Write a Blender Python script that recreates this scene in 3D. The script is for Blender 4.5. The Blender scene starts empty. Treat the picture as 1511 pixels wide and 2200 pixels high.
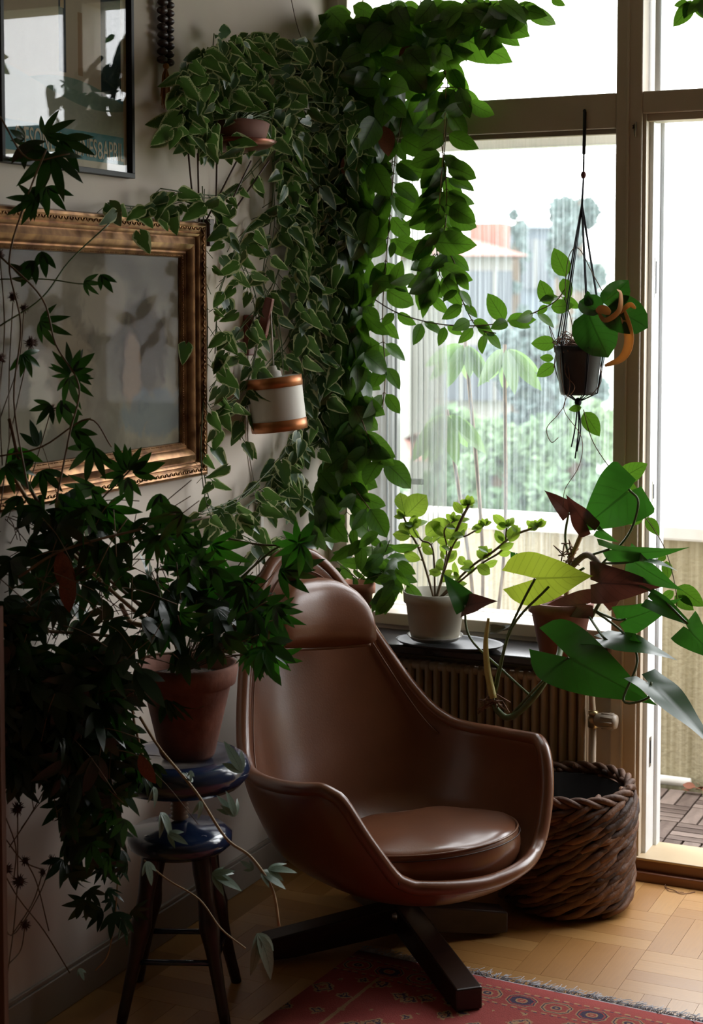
import bpy, bmesh, math, random
from mathutils import Vector, Matrix, Euler
random.seed(7)
PI = math.pi
scene = bpy.context.scene
COL = scene.collection

# ------------------------------------------------------------------ camera
YAW, PITCH, FPX, PX0, PY0 = math.radians(24.91), math.radians(3.61), 3527.0, 755.5, 877.0
CAM = Vector((2.136, -4.432, 1.6))
cd = bpy.data.cameras.new('camera'); cam = bpy.data.objects.new('camera', cd); COL.objects.link(cam)
cam.location = CAM; cam.rotation_euler = (PI/2-PITCH, 0, YAW)
cd.sensor_fit = 'VERTICAL'; cd.sensor_height = 36; cd.sensor_width = 24.7
cd.lens = FPX/2200*36; cd.shift_y = (PY0-1100)/2200
cd.clip_start = .05; cd.clip_end = 300
cd.dof.use_dof = True; cd.dof.focus_distance = 4.1; cd.dof.aperture_fstop = 4.5
scene.camera = cam

# ------------------------------------------------------------------ light
w = bpy.data.worlds.new('world'); scene.world = w; w.use_nodes = True
nt = w.node_tree; nt.nodes.clear()
wo = nt.nodes.new('ShaderNodeOutputWorld'); bg = nt.nodes.new('ShaderNodeBackground')
tc = nt.nodes.new('ShaderNodeTexCoord'); sp = nt.nodes.new('ShaderNodeSeparateXYZ'); rp = nt.nodes.new('ShaderNodeValToRGB')
nt.links.new(tc.outputs['Generated'], sp.inputs[0]); nt.links.new(sp.outputs[2], rp.inputs[0])
rp.color_ramp.elements[0].position = 0.0; rp.color_ramp.elements[0].color = (.9, .92, .92, 1)
rp.color_ramp.elements[1].position = 0.8; rp.color_ramp.elements[1].color = (.95, .97, 1, 1)
nt.links.new(rp.outputs[0], bg.inputs[0]); bg.inputs[1].default_value = 7.0
nt.links.new(bg.outputs[0], wo.inputs[0])
def portal(name, x0, x1, z0, z1):
    l = bpy.data.lights.new(name, 'AREA'); l.shape = 'RECTANGLE'; l.size = x1-x0; l.size_y = z1-z0
    l.cycles.is_portal = True
    o = bpy.data.objects.new(name, l); COL.objects.link(o); o.location = ((x0+x1)/2, .14, (z0+z1)/2)
    o.rotation_euler = (-PI/2, 0, 0)
portal('window_portal', .04, .9, .68, 2.6); portal('door_portal', .95, 1.85, .06, 2.6); portal('side_portal', 2.0, 2.5, 1.2, 2.1)
vs = scene.view_settings; vs.view_transform = 'Standard'; vs.look = 'None'; vs.gamma = 1; vs.use_curve_mapping = False
vs.exposure = 0.4
scene.cycles.max_bounces = 10; scene.cycles.transparent_max_bounces = 24; scene.cycles.transmission_bounces = 8
scene.cycles.caustics_reflective = False; scene.cycles.caustics_refractive = False
scene.cycles.sample_clamp_indirect = 4

# ------------------------------------------------------------------ pixel -> world
FW = Vector((-math.sin(YAW)*math.cos(PITCH), math.cos(YAW)*math.cos(PITCH), -math.sin(PITCH)))
RT = Vector((math.cos(YAW), math.sin(YAW), 0)); UP = RT.cross(FW)
FH = Vector((-math.sin(YAW), math.cos(YAW), 0)); ZZ = Vector((0, 0, 1))
def ray(x, y): return FW+RT*((x-PX0)/FPX)-UP*((y-PY0)/FPX)
def at(x, y, t): return CAM+ray(x, y)*t
def onp(x, y, ax, v):
    d = ray(x, y); return CAM+d*((v-CAM[ax])/d[ax])
def surf(x):
    "depth of the first wall (left or window) behind pixel column x"
    d = ray(x, 700)
    t = []
    if d.x < -1e-4: t.append(-CAM.x/d.x)
    t.append(-CAM.y/d.y)
    return min(t)
def off(x, y, o): return at(x, y, surf(x)-o)

# ------------------------------------------------------------------ materials
MATS = {}
H = 2.75; RX = 3.4; RY = -5.6
def ramp(nt, fac, stops):
    r = nt.nodes.new('ShaderNodeValToRGB'); e = r.color_ramp.elements
    while len(e) < len(stops): e.new(.5)
    for i, (p, c) in enumerate(stops): e[i].position = p; e[i].color = (*c, 1)
    nt.links.new(fac, r.inputs[0]); return r.outputs[0]
def newmat(name):
    m = bpy.data.materials.new(name); m.use_nodes = True
    nt = m.node_tree; p = nt.nodes['Principled BSDF']; return m, nt, p
def noise(nt, scale, detail=4, coord='Object', dist=0, stretch=None):
    t = nt.nodes.new('ShaderNodeTexCoord'); n = nt.nodes.new('ShaderNodeTexNoise')
    n.inputs['Scale'].default_value = scale; n.inputs['Detail'].default_value = detail; n.inputs['Distortion'].default_value = dist
    if stretch:
        mp = nt.nodes.new('ShaderNodeMapping'); mp.inputs['Scale'].default_value = stretch
        nt.links.new(t.outputs[coord], mp.inputs[0]); nt.links.new(mp.outputs[0], n.inputs[0])
    else: nt.links.new(t.outputs[coord], n.inputs[0])
    return n.outputs[0]
def math_(nt, op, a, b=None, c=None):
    n = nt.nodes.new('ShaderNodeMath'); n.operation = op
    for i, v in enumerate((a, b, c)):
        if v is None: continue
        if isinstance(v, (int, float)): n.inputs[i].default_value = v
        else: nt.links.new(v, n.inputs[i])
    return n.outputs[0]
def mixc(nt, f, a, b):
    n = nt.nodes.new('ShaderNodeMix'); n.data_type = 'RGBA'
    if isinstance(f, (int, float)): n.inputs[0].default_value = f
    else: nt.links.new(f, n.inputs[0])
    for i, v in ((6, a), (7, b)):
        if isinstance(v, tuple): n.inputs[i].default_value = (*v, 1)
        else: nt.links.new(v, n.inputs[i])
    return n.outputs[2]
def bump(nt, p, h, strength=.3, dist=.01):
    b = nt.nodes.new('ShaderNodeBump'); b.inputs['Strength'].default_value = strength; b.inputs['Distance'].default_value = dist
    nt.links.new(h, b.inputs['Height']); nt.links.new(b.outputs[0], p.inputs['Normal'])
def mat(name, c, rough=.6, metal=0, c2=None, scale=8, bscale=None, bstr=.3, bdist=.004, coat=0, stretch=None, rand=False):
    m, nt, p = newmat(name)
    p.inputs['Roughness'].default_value = rough; p.inputs['Metallic'].default_value = metal
    p.inputs['Coat Weight'].default_value = coat; p.inputs['Coat Roughness'].default_value = .15
    if c2:
        f = noise(nt, scale, 5, stretch=stretch)
        if rand:
            oi = nt.nodes.new('ShaderNodeObjectInfo'); f = math_(nt, 'ADD', math_(nt, 'MULTIPLY', f, .6), math_(nt, 'MULTIPLY', oi.outputs['Random'], .4))
        nt.links.new(ramp(nt, f, [(.3, c), (.7, c2)]), p.inputs['Base Color'])
    else: p.inputs['Base Color'].default_value = (*c, 1)
    if bscale: bump(nt, p, noise(nt, bscale, 4, stretch=stretch), bstr, bdist)
    MATS[name] = m; return m
M = MATS
mat('wall_plaster', (.64, .56, .48), .85, c2=(.70, .62, .54), scale=3, bscale=60, bstr=.15, bdist=.002)
mat('dark_wall', (.16, .11, .07), .8)
mat('ceiling_paint', (.42, .39, .34), .9, c2=(.45, .42, .36), scale=2)
mat('frame_paint', (.56, .48, .38), .45, c2=(.61, .53, .43), scale=5, bscale=40, bstr=.08)
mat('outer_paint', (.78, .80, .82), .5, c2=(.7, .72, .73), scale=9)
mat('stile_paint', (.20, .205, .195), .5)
mat('pot_weathered', (.10, .032, .018), .85, c2=(.30, .12, .075), scale=11, bscale=60, bstr=.3)
mat('skirting', (.30, .26, .21), .5, c2=(.34, .29, .24), scale=5)
mat('sill_stone', (.012, .011, .012), .22, c2=(.03, .028, .028), scale=25)
mat('radiator_paint', (.50, .37, .25), .4, c2=(.55, .42, .29), scale=6)
mat('steel', (.5, .46, .42), .3, 1)
mat('valve_plastic', (.30, .24, .18), .4, c2=(.36, .29, .22), scale=10)
mat('brass', (.55, .42, .22), .35, 1)
mat('concrete', (.42, .36, .24), .95, c2=(.60, .53, .38), scale=5, bscale=40, bstr=.3, stretch=(6, 1, 1))
mat('parapet_cap', (.7, .68, .62), .8, c2=(.8, .78, .73), scale=10)
mat('deck_wood', (.07, .045, .036), .65, c2=(.20, .15, .125), scale=9, bscale=50, bstr=.4, stretch=(1, 5, 1), rand=True)
mat('deck_moss', (.05, .06, .02), .95, c2=(.10, .10, .04), scale=20)
mat('oak_gap', (.06, .03, .015), .7)
mat('threshold_wood', (.16, .06, .03), .35, c2=(.24, .10, .05), scale=4, stretch=(1, 12, 12))
mat('threshold_top', (.50, .38, .24), .4, c2=(.6, .47, .3), scale=6)
mat('terracotta', (.30, .10, .05), .8, c2=(.46, .19, .10), scale=9, bscale=60, bstr=.2)
mat('terracotta_dark', (.16, .06, .045), .75, c2=(.25, .10, .07), scale=12)
mat('pink_clay', (.55, .22, .17), .7)
mat('beige_pot', (.36, .33, .26), .55, c2=(.40, .37, .30), scale=20)
mat('white_glaze', (.62, .6, .55), .3)
mat('black_plastic', (.010, .010, .011), .5, c2=(.03, .03, .035), scale=14, bscale=30, bstr=.2)
mat('soil', (.02, .012, .008), 1, c2=(.07, .04, .025), scale=80, bscale=90, bstr=.8, bdist=.01)
mat('stem_green', (.06, .10, .03), .5, c2=(.10, .13, .04), scale=30)
mat('stem_brown', (.10, .065, .035), .7, c2=(.20, .13, .07), scale=40)
mat('stem_tan', (.30, .19, .09), .6, c2=(.42, .28, .14), scale=40)
mat('stem_pale', (.48, .43, .12), .5, c2=(.62, .56, .22), scale=30)
mat('root', (.12, .05, .03), .7, c2=(.30, .16, .09), scale=60)
mat('cord_dark', (.010, .012, .018), .8)
mat('cord_red', (.12, .02, .015), .7)
mat('stool_paint', (.010, .020, .055), .14, c2=(.016, .03, .07), scale=10, coat=.8)
mat('spindle_wood', (.22, .15, .10), .4, c2=(.3, .21, .14), scale=30)
mat('dark_wood', (.018, .009, .006), .35, c2=(.035, .017, .010), scale=6, stretch=(1, 8, 8))
mat('dark_wood_edge', (.10, .035, .015), .5)
mat('black_frame', (.010, .008, .009), .6)
mat('cream_paper', (.55, .48, .36), .8)
mat('lamp_white', (.70, .66, .60), .6)
mat('copper_band', (.40, .13, .04), .35, .6, c2=(.5, .19, .07), scale=20)
mat('red_wood', (.16, .03, .02), .45, c2=(.22, .045, .028), scale=20)
mat('white_cable', (.55, .5, .44), .6)
mat('bead', (.02, .012, .012), .4, c2=(.05, .02, .018), scale=30)
mat('tassel', (.32, .13, .04), .9, c2=(.45, .2, .07), scale=90)
mat('dish_copper', (.16, .05, .03), .3, .7, c2=(.25, .08, .05), scale=20)
mat('rod_brown', (.07, .035, .025), .5)
mat('basket_vine', (.035, .014, .007), .7, c2=(.20, .095, .05), scale=22, bscale=120, bstr=.5, rand=True)
mat('basket_shade', (.006, .004, .003), 1)
mat('burr', (.07, .03, .02), .9)
mat('dry_leaf', (.25, .09, .04), .8, c2=(.16, .05, .03), scale=30)
mat('grey_leaf', (.2, .2, .19), .6)
mat('glare_white', (.82, .82, .82), .9)
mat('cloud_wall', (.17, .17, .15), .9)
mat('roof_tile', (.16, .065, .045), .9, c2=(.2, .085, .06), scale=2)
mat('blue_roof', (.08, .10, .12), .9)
mat('far_window', (.04, .05, .06), .3)
mat('ground_grass', (.05, .10, .03), 1, c2=(.10, .14, .05), scale=.6)
mat('path', (.45, .27, .15), 1)
mat('tree_leaf', (.05, .10, .055), .8, c2=(.12, .18, .09), scale=1.2)
mat('poplar_leaf', (.055, .085, .08), .8, c2=(.09, .13, .12), scale=1.2)
mat('bark', (.08, .06, .04), 1)
mat('fringe', (.36, .36, .40), .95, c2=(.56, .55, .58), scale=60)
mat('velvet_tack', (.02, .02, .02), .6)

def leather():
    m, nt, p = newmat('leather')
    f = noise(nt, 5, 4)
    nt.links.new(ramp(nt, f, [(.3, (.155, .055, .024)), (.7, (.21, .078, .035))]), p.inputs['Base Color'])
    p.inputs['Roughness'].default_value = .32; p.inputs['Coat Weight'].default_value = .35; p.inputs['Coat Roughness'].default_value = .18
    bump(nt, p, noise(nt, 220, 3), .12, .002); MATS['leather'] = m
leather()
mat('leather_dark', (.05, .025, .02), .5)
mat('piping', (.20, .09, .045), .35)
def gold():
    m, nt, p = newmat('gilt')
    nt.links.new(ramp(nt, noise(nt, 30, 5), [(.3, (.12, .05, .02)), (.7, (.34, .18, .075))]), p.inputs['Base Color'])
    p.inputs['Metallic'].default_value = .85; p.inputs['Roughness'].default_value = .3; MATS['gilt'] = m
gold()
def pane(name, base, streak, rough=.02, refl=.6):
    m, nt, p = newmat(name); nt.nodes.remove(p); out = nt.nodes['Material Output']
    s = noise(nt, 5, 6, stretch=(26, 1, .5)); s2 = noise(nt, 2, 3)
    f = math_(nt, 'MULTIPLY', ramp(nt, s, [(.42, (0, 0, 0)), (.75, (1, 1, 1))]), s2)
    f = math_(nt, 'MULTIPLY_ADD', f, streak, base)
    tr = nt.nodes.new('ShaderNodeBsdfTransparent'); tl = nt.nodes.new('ShaderNodeBsdfTranslucent'); tl.inputs[0].default_value = (.86, .95, 1, 1)
    mx = nt.nodes.new('ShaderNodeMixShader'); nt.links.new(f, mx.inputs[0]); nt.links.new(tr.outputs[0], mx.inputs[1]); nt.links.new(tl.outputs[0], mx.inputs[2])
    gl = nt.nodes.new('ShaderNodeBsdfGlossy'); gl.inputs['Roughness'].default_value = rough
    ge = nt.nodes.new('ShaderNodeNewGeometry'); dt = nt.nodes.new('ShaderNodeVectorMath'); dt.operation = 'DOT_PRODUCT'
    nt.links.new(ge.outputs['Incoming'], dt.inputs[0]); nt.links.new(ge.outputs['Normal'], dt.inputs[1])
    ct = math_(nt, 'SUBTRACT', 1., math_(nt, 'ABSOLUTE', dt.outputs['Value']))
    fr = math_(nt, 'MULTIPLY_ADD', math_(nt, 'POWER', ct, 5.), .96, .04)
    mx2 = nt.nodes.new('ShaderNodeMixShader'); nt.links.new(math_(nt, 'MULTIPLY', fr, refl), mx2.inputs[0])
    nt.links.new(mx.outputs[0], mx2.inputs[1]); nt.links.new(gl.outputs[0], mx2.inputs[2]); nt.links.new(mx2.outputs[0], out.inputs[0])
    MATS[name] = m
pane('glass_dirty', .02, .13); pane('glass_clear', .03, .1); pane('picture_glass', 0.0, 0.0, .01, .95); pane('old_picture_glass', 0.0, 0.0, .03, .06)
def sheer():
    m, nt, p = newmat('sheer'); nt.nodes.remove(p); out = nt.nodes['Material Output']
    tr = nt.nodes.new('ShaderNodeBsdfTransparent'); tl = nt.nodes.new('ShaderNodeBsdfTranslucent'); tl.inputs[0].default_value = (.30, .31, .28, 1)
    df = nt.nodes.new('ShaderNodeBsdfDiffuse'); df.inputs[0].default_value = (.5, .5, .46, 1)
    a = nt.nodes.new('ShaderNodeMixShader'); a.inputs[0].default_value = .5; nt.links.new(tl.outputs[0], a.inputs[1]); nt.links.new(df.outputs[0], a.inputs[2])
    b = nt.nodes.new('ShaderNodeMixShader'); b.inputs[0].default_value = .62; nt.links.new(tr.outputs[0], b.inputs[1]); nt.links.new(a.outputs[0], b.inputs[2])
    nt.links.new(b.outputs[0], out.inputs[0]); MATS['sheer'] = m
sheer()
def leafmat(name, c1, c2, trans, tfac=.45, edge=None, vein=None, rough=.3, edgew=.62):
    m, nt, p = newmat(name); out = nt.nodes['Material Output']
    oi = nt.nodes.new('ShaderNodeObjectInfo'); uv = nt.nodes.new('ShaderNodeUVMap'); sx = nt.nodes.new('ShaderNodeSeparateXYZ'); nt.links.new(uv.outputs[0], sx.inputs[0])
    n = noise(nt, 14, 3)
    f = math_(nt, 'ADD', math_(nt, 'MULTIPLY', n, .5), math_(nt, 'MULTIPLY', oi.outputs['Random'], .5))
    col = ramp(nt, f, [(.2, c1), (.8, c2)])
    u = math_(nt, 'ABSOLUTE', math_(nt, 'SUBTRACT', sx.outputs[0], .5))       # 0 rib, .5 margin
    if vein:
        a = math_(nt, 'LESS_THAN', u, .022)
        ph = math_(nt, 'SINE', math_(nt, 'MULTIPLY', math_(nt, 'SUBTRACT', sx.outputs[1], math_(nt, 'MULTIPLY', u, .55)), 44.))
        b = math_(nt, 'MULTIPLY', math_(nt, 'GREATER_THAN', ph, .93), .5)
        col = mixc(nt, math_(nt, 'MINIMUM', math_(nt, 'ADD', a, b), 1.), col, vein)
    tcol = trans
    if edge:
        e = math_(nt, 'GREATER_THAN', math_(nt, 'ADD', math_(nt, 'MULTIPLY', u, 2.), math_(nt, 'MULTIPLY', noise(nt, 40, 2, dist=.5), 1.1)), edgew+.74)
        col = mixc(nt, e, col, edge); tcol = mixc(nt, e, trans, (.75, .8, .42))
    if vein: tcol = mixc(nt, math_(nt, 'MULTIPLY', math_(nt, 'MINIMUM', math_(nt, 'ADD', a, b), 1.), .6), tcol, tuple(x*.35 for x in trans))
    nt.links.new(col, p.inputs['Base Color']); p.inputs['Roughness'].default_value = rough
    tl = nt.nodes.new('ShaderNodeBsdfTranslucent')
    if isinstance(tcol, tuple): tl.inputs[0].default_value = (*tcol, 1)
    else: nt.links.new(tcol, tl.inputs[0])
    mx = nt.nodes.new('ShaderNodeMixShader'); mx.inputs[0].default_value = tfac
    nt.links.new(p.outputs[0], mx.inputs[1]); nt.links.new(tl.outputs[0], mx.inputs[2]); nt.links.new(mx.outputs[0], out.inputs[0])
    MATS[name] = m
leafmat('leaf_wax', (.020, .060, .012), (.045, .12, .02), (.10, .24, .015), .26, vein=(.008, .03, .006))
leafmat('leaf_pothos', (.020, .060, .022), (.045, .11, .035), (.12, .24, .04), .26, edge=(.34, .38, .20))
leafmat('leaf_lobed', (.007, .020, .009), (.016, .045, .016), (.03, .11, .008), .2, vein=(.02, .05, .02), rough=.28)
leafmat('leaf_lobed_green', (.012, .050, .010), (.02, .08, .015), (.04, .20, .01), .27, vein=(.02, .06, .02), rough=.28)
leafmat('leaf_jade', (.05, .14, .02), (.12, .24, .03), (.28, .42, .04), .4, vein=(.03, .09, .01), rough=.3)
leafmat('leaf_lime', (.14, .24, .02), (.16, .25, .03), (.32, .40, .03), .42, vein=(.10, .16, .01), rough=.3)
leafmat('leaf_big', (.010, .045, .008), (.018, .062, .014), (.03, .13, .010), .28, vein=(.03, .06, .015), rough=.3)
leafmat('leaf_maroon', (.05, .018, .014), (.07, .028, .02), (.07, .018, .010), .2, vein=(.03, .012, .01), rough=.35)
leafmat('leaf_grey', (.16, .22, .17), (.2, .27, .2), (.1, .2, .08), .15, vein=(.07, .12, .08), rough=.35)
leafmat('petal_orange', (.55, .26, .08), (.65, .38, .16), (.62, .36, .14), .45, rough=.6)
leafmat('leaf_dark', (.012, .045, .010), (.02, .07, .014), (.03, .12, .01), .2, vein=(.01, .03, .006), rough=.28)
leafmat('leaf_balcony', (.06, .12, .05), (.09, .17, .07), (.16, .28, .08), .45, vein=(.2, .3, .12))

# ------------------------------------------------------------------ builders
ORG = {}
def put(o, parent=None):
    COL.objects.link(o)
    if parent is not None: o.parent = parent; ORG[o.name] = ORG.get(parent.name, Vector())
    return o
def tag(o, label, cat, group=None):
    o['label'] = label; o['category'] = cat
    if group: o['group'] = group
    return o
def thing(name, loc, label, cat, group=None, rz=0):
    o = bpy.data.objects.new(name, None); COL.objects.link(o); o.empty_display_size = .05
    o.location = loc; o.rotation_euler = (0, 0, rz); ORG[o.name] = Vector(loc) if rz == 0 else Vector()
    return tag(o, label, cat, group)
class MB:
    def __init__(s): s.v = []; s.f = []; s.uv = {}
    def add(s, vs, fs):
        b = len(s.v); s.v += [Vector(v) for v in vs]; s.f += [tuple(i+b for i in f) for f in fs]; return s
    def box(s, a, b, rz=0, c=None):
        x0, y0, z0 = a; x1, y1, z1 = b
        vs = [Vector(p) for p in ((x0,y0,z0),(x1,y0,z0),(x1,y1,z0),(x0,y1,z0),(x0,y0,z1),(x1,y0,z1),(x1,y1,z1),(x0,y1,z1))]
        if rz:
            c = Vector(c) if c else Vector(((x0+x1)/2, (y0+y1)/2, 0)); R = Matrix.Rotation(rz, 3, 'Z'); vs = [R@(v-c)+c for v in vs]
        return s.add(vs, [(3,2,1,0),(4,5,6,7),(0,1,5,4),(1,2,6,5),(2,3,7,6),(3,0,4,7)])
    def tube(s, pts, r, n=6, closed=False, cap=True):
        pts = [Vector(p) for p in pts]; N = len(pts)
        rs = r if isinstance(r, (list, tuple)) else [r]*N
        u = None; rings = []
        for i, p in enumerate(pts):
            a = pts[i-1] if (i or closed) else pts[0]; b = pts[(i+1) % N] if (i < N-1 or closed) else pts[-1]
            t = (b-a)
            t = t.normalized() if t.length > 1e-9 else Vector((0, 0, 1))
            if u is None:
                u = t.cross(Vector((0, 0, 1)));
                if u.length < .1: u = t.cross(Vector((1, 0, 0)))
            u = (u-t*u.dot(t)); u = u.normalized() if u.length > 1e-6 else t.orthogonal().normalized()
            v = t.cross(u)
            rings.append([p+(u*math.cos(2*PI*k/n)+v*math.sin(2*PI*k/n))*rs[i] for k in range(n)])
        vs = [q for g in rings for q in g]; fs = []
        for i in range(N if closed else N-1):
            j = (i+1) % N
            for k in range(n): l = (k+1) % n; fs.append((i*n+k, i*n+l, j*n+l, j*n+k))
        if cap and not closed: fs.append(tuple(range(n))[::-1]); fs.append(tuple((N-1)*n+k for k in range(n)))
        return s.add(vs, fs)
    def lathe(s, prof, c=(0, 0, 0), n=32, sx=1, sy=1, tilt=None):
        c = Vector(c); vs = []; fs = []
        for r, z in prof:
            for k in range(n):
                v = Vector((r*sx*math.cos(2*PI*k/n), r*sy*math.sin(2*PI*k/n), z))
                if tilt: v = tilt@v
                vs.append(v+c)
        for i in range(len(prof)-1):
            for k in range(n): l = (k+1) % n; fs.append((i*n+k, i*n+l, (i+1)*n+l, (i+1)*n+k))
        if prof[0][0] > 1e-5: fs.append(tuple(range(n))[::-1])
        if prof[-1][0] > 1e-5: fs.append(tuple((len(prof)-1)*n+k for k in range(n)))
        return s.add(vs, fs)
    def ball(s, c, r, n=8, m=6, sc=(1, 1, 1)):
        vs = []; fs = []
        for i in range(m+1):
            a = PI*i/m
            for k in range(n): vs.append(Vector(c)+Vector((math.sin(a)*math.cos(2*PI*k/n)*r*sc[0], math.sin(a)*math.sin(2*PI*k/n)*r*sc[1], math.cos(a)*r*sc[2])))
        for i in range(m):
            for k in range(n): l = (k+1) % n; fs.append((i*n+k, (i+1)*n+k, (i+1)*n+l, i*n+l))
        return s.add(vs, fs)
    def mesh(s, name, smooth=True, origin=None):
        me = bpy.data.meshes.new(name); o = origin or Vector()
        me.from_pydata([tuple(v-o) for v in s.v], [], s.f); me.validate()
        if smooth: me.shade_smooth()
        return me
    def build(s, name, m, parent=None, smooth=True, bevel=0, seg=2, solid=0, sub=0, kind=None, label=None, auto=None):
        o = bpy.data.objects.new(name, None) if False else None
        org = ORG.get(parent.name, Vector()) if parent is not None else Vector()
        me = s.mesh(name, smooth, org)
        if isinstance(m, str): m = M[m]
        me.materials.append(m)
        o = bpy.data.objects.new(name, me); put(o, parent)
        if smooth and auto: me.set_sharp_from_angle(angle=math.radians(auto))
        if solid:
            q = o.modifiers.new('s', 'SOLIDIFY'); q.thickness = solid; q.offset = 0
        if bevel:
            q = o.modifiers.new('b', 'BEVEL'); q.width = bevel; q.segments = seg; q.limit_method = 'ANGLE'
        if sub:
            q = o.modifiers.new('u', 'SUBSURF'); q.levels = sub; q.render_levels = sub
        if kind: o['kind'] = kind
        if label: o['label'] = label
        return o
def boxo(name, m, a, b, parent=None, bevel=.003, kind=None, rz=0, label=None):
    return MB().box(a, b, rz).build(name, m, parent, smooth=False, bevel=bevel, kind=kind, label=label)
def cr(pts, k=6):
    "Catmull-Rom through the points"
    P = [Vector(p) for p in pts]
    if len(P) < 3: return [P[0].lerp(P[-1], i/k) for i in range(k+1)]
    P = [P[0]*2-P[1]]+P+[P[-1]*2-P[-2]]; o = []
    for i in range(1, len(P)-2):
        a, b, c, d = P[i-1:i+3]
        for j in range(k):
            t = j/k; o.append(.5*((2*b)+(c-a)*t+(2*a-5*b+4*c-d)*t*t+(3*b-a-3*c+d)*t**3))
    o.append(P[-2]); return o
# ---- leaves
def leaf_mesh(name, m, prof, t0=0., notch=None, nt=7, nc=2, fold=.12, droop=.25, wave=0., parts=None):
    "a leaf of unit length along +Y, upper side +Z"
    bm = bmesh.new(); uvl = bm.loops.layers.uv.new('UVMap')
    subs = parts or [(0, 1, (0, 0))]
    for ang, sc, (ox, oy) in subs:
        ca, sa = math.cos(ang), math.sin(ang)
        for sd in (-1, 1):
            g = []
            for i in range(nt+1):
                t = t0+(1-t0)*i/nt; xi = notch(t) if (notch and t < 0) else 0; xo = max(prof(t), xi+.0005); row = []
                for j in range(nc+1):
                    x = xi+(xo-xi)*j/nc; z = fold*x-droop*t*abs(t)+wave*math.sin(t*9+sd)*x
                    X, Y = sd*x*sc, t*sc
                    row.append((bm.verts.new((ox+X*ca+Y*sa, oy-X*sa+Y*ca, z*sc)), .5+sd*.5*(x/max(xo, 1e-4)), t))
                g.append(row)
            for i in range(nt):
                for j in range(nc):
                    q = [g[i][j], g[i][j+1], g[i+1][j+1], g[i+1][j]]
                    if sd < 0: q.reverse()
                    try: f = bm.faces.new([a[0] for a in q])
                    except ValueError: continue
                    f.smooth = True
                    for l, a in zip(f.loops, q): l[uvl].uv = (a[1], a[2])
    bmesh.ops.remove_doubles(bm, verts=bm.verts, dist=.0008)
    me = bpy.data.meshes.new(name); bm.to_mesh(me); bm.free(); me.materials.append(M[m]); return me
def oval(w, p=.8, k=.9):
    return lambda t: w*max(0, math.sin(PI*min(1, max(0, t))**k))**p
def heart(w):
    return lambda t: w*1.12*max(0, 1-(max(0, t+.16)/1.16)**1.9)**.85*(min(1, max(0, t+.16)/.24)**.5)
def leaves(n, m, fn, **k): return [leaf_mesh(n, m, fn, fold=random.uniform(.05, .35), droop=random.uniform(.05, .5), wave=random.uniform(0, .1), **k) for _ in range(4)]
L_wax = leaves('wax_leaf', 'leaf_wax', oval(.27, .8, .8))
L_wax2 = leaves('wax_leaf', 'leaf_wax', oval(.34, .65, .85))
L_poth = leaves('pothos_leaf', 'leaf_pothos', heart(.33), t0=-.16, notch=lambda t: -t*.5, nt=9, nc=3)
L_jade = leaves('jade_leaf', 'leaf_jade', oval(.31, .65, 1.15))
L_ficus = leaves('sill_leaf', 'leaf_wax', oval(.22, .8, .9))
def palm(n, mn, spread, w, k=3):
    out = []
    for _ in range(k):
        ps = []
        for i in range(n):
            a = (i-(n-1)/2)*spread*random.uniform(.85, 1.15)
            ps.append((a, 1-.28*abs(i-(n-1)/2)/max(1, (n-1)/2)+random.uniform(-.1, .06), (0, 0)))
        out.append(leaf_mesh('lobed_leaf', mn, oval(w, .85, .85), nt=6, nc=1, fold=random.uniform(.0, .3), droop=random.uniform(.1, .6), parts=ps))
    return out
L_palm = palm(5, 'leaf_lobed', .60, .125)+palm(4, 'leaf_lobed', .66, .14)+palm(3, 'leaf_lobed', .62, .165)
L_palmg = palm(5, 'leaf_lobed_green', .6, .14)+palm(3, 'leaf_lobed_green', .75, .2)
L_palms = palm(3, 'leaf_grey', .55, .16)
NLEAF = [0]
def leaf(parent, meshes, base, tip, roll=0., wf=1., name='leaf', face=None, label=None):
    base = Vector(base); tip = Vector(tip); d = tip-base; L = d.length
    if L < 1e-4: return
    if base.y < .05 and base.y > RY:
        sx_ = .02-min(base.x, tip.x); sy_ = max(base.y, tip.y)+.03
        if (base.y < -.70 and base.z > 1.12): sx_ += .04
        if sx_ > 0: base = base+Vector((sx_, 0, 0)); tip = tip+Vector((sx_, 0, 0))
        if sy_ > 0: base = base-Vector((0, sy_, 0)); tip = tip-Vector((0, sy_, 0))
    y = d/L; n = face if face is not None else (CAM-base).normalized()
    n = n-y*n.dot(y)
    n = n.normalized() if n.length > .05 else y.orthogonal().normalized()
    n = Matrix.Rotation(roll, 3, y)@n; x = y.cross(n)
    R = Matrix(((x.x, y.x, n.x), (x.y, y.y, n.y), (x.z, y.z, n.z)))
    mt = Matrix.Translation(base-ORG.get(parent.name, Vector()))@R.to_4x4()@Matrix.Diagonal((L*wf, L, L, 1))
    me = meshes if isinstance(meshes, bpy.types.Mesh) else random.choice(meshes)
    key = parent.name; CNT[key] = CNT.get(key, 0)+1
    if CNT[key] > 290 and name == 'leaf':
        STUFF.setdefault(key, (parent, []))[1].append((me, mt)); return
    o = bpy.data.objects.new(name, me); COL.objects.link(o); o.parent = parent; o.matrix_basis = mt
    if label: o['label'] = label
    NLEAF[0] += 1; return o
CNT = {}; STUFF = {}
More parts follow.
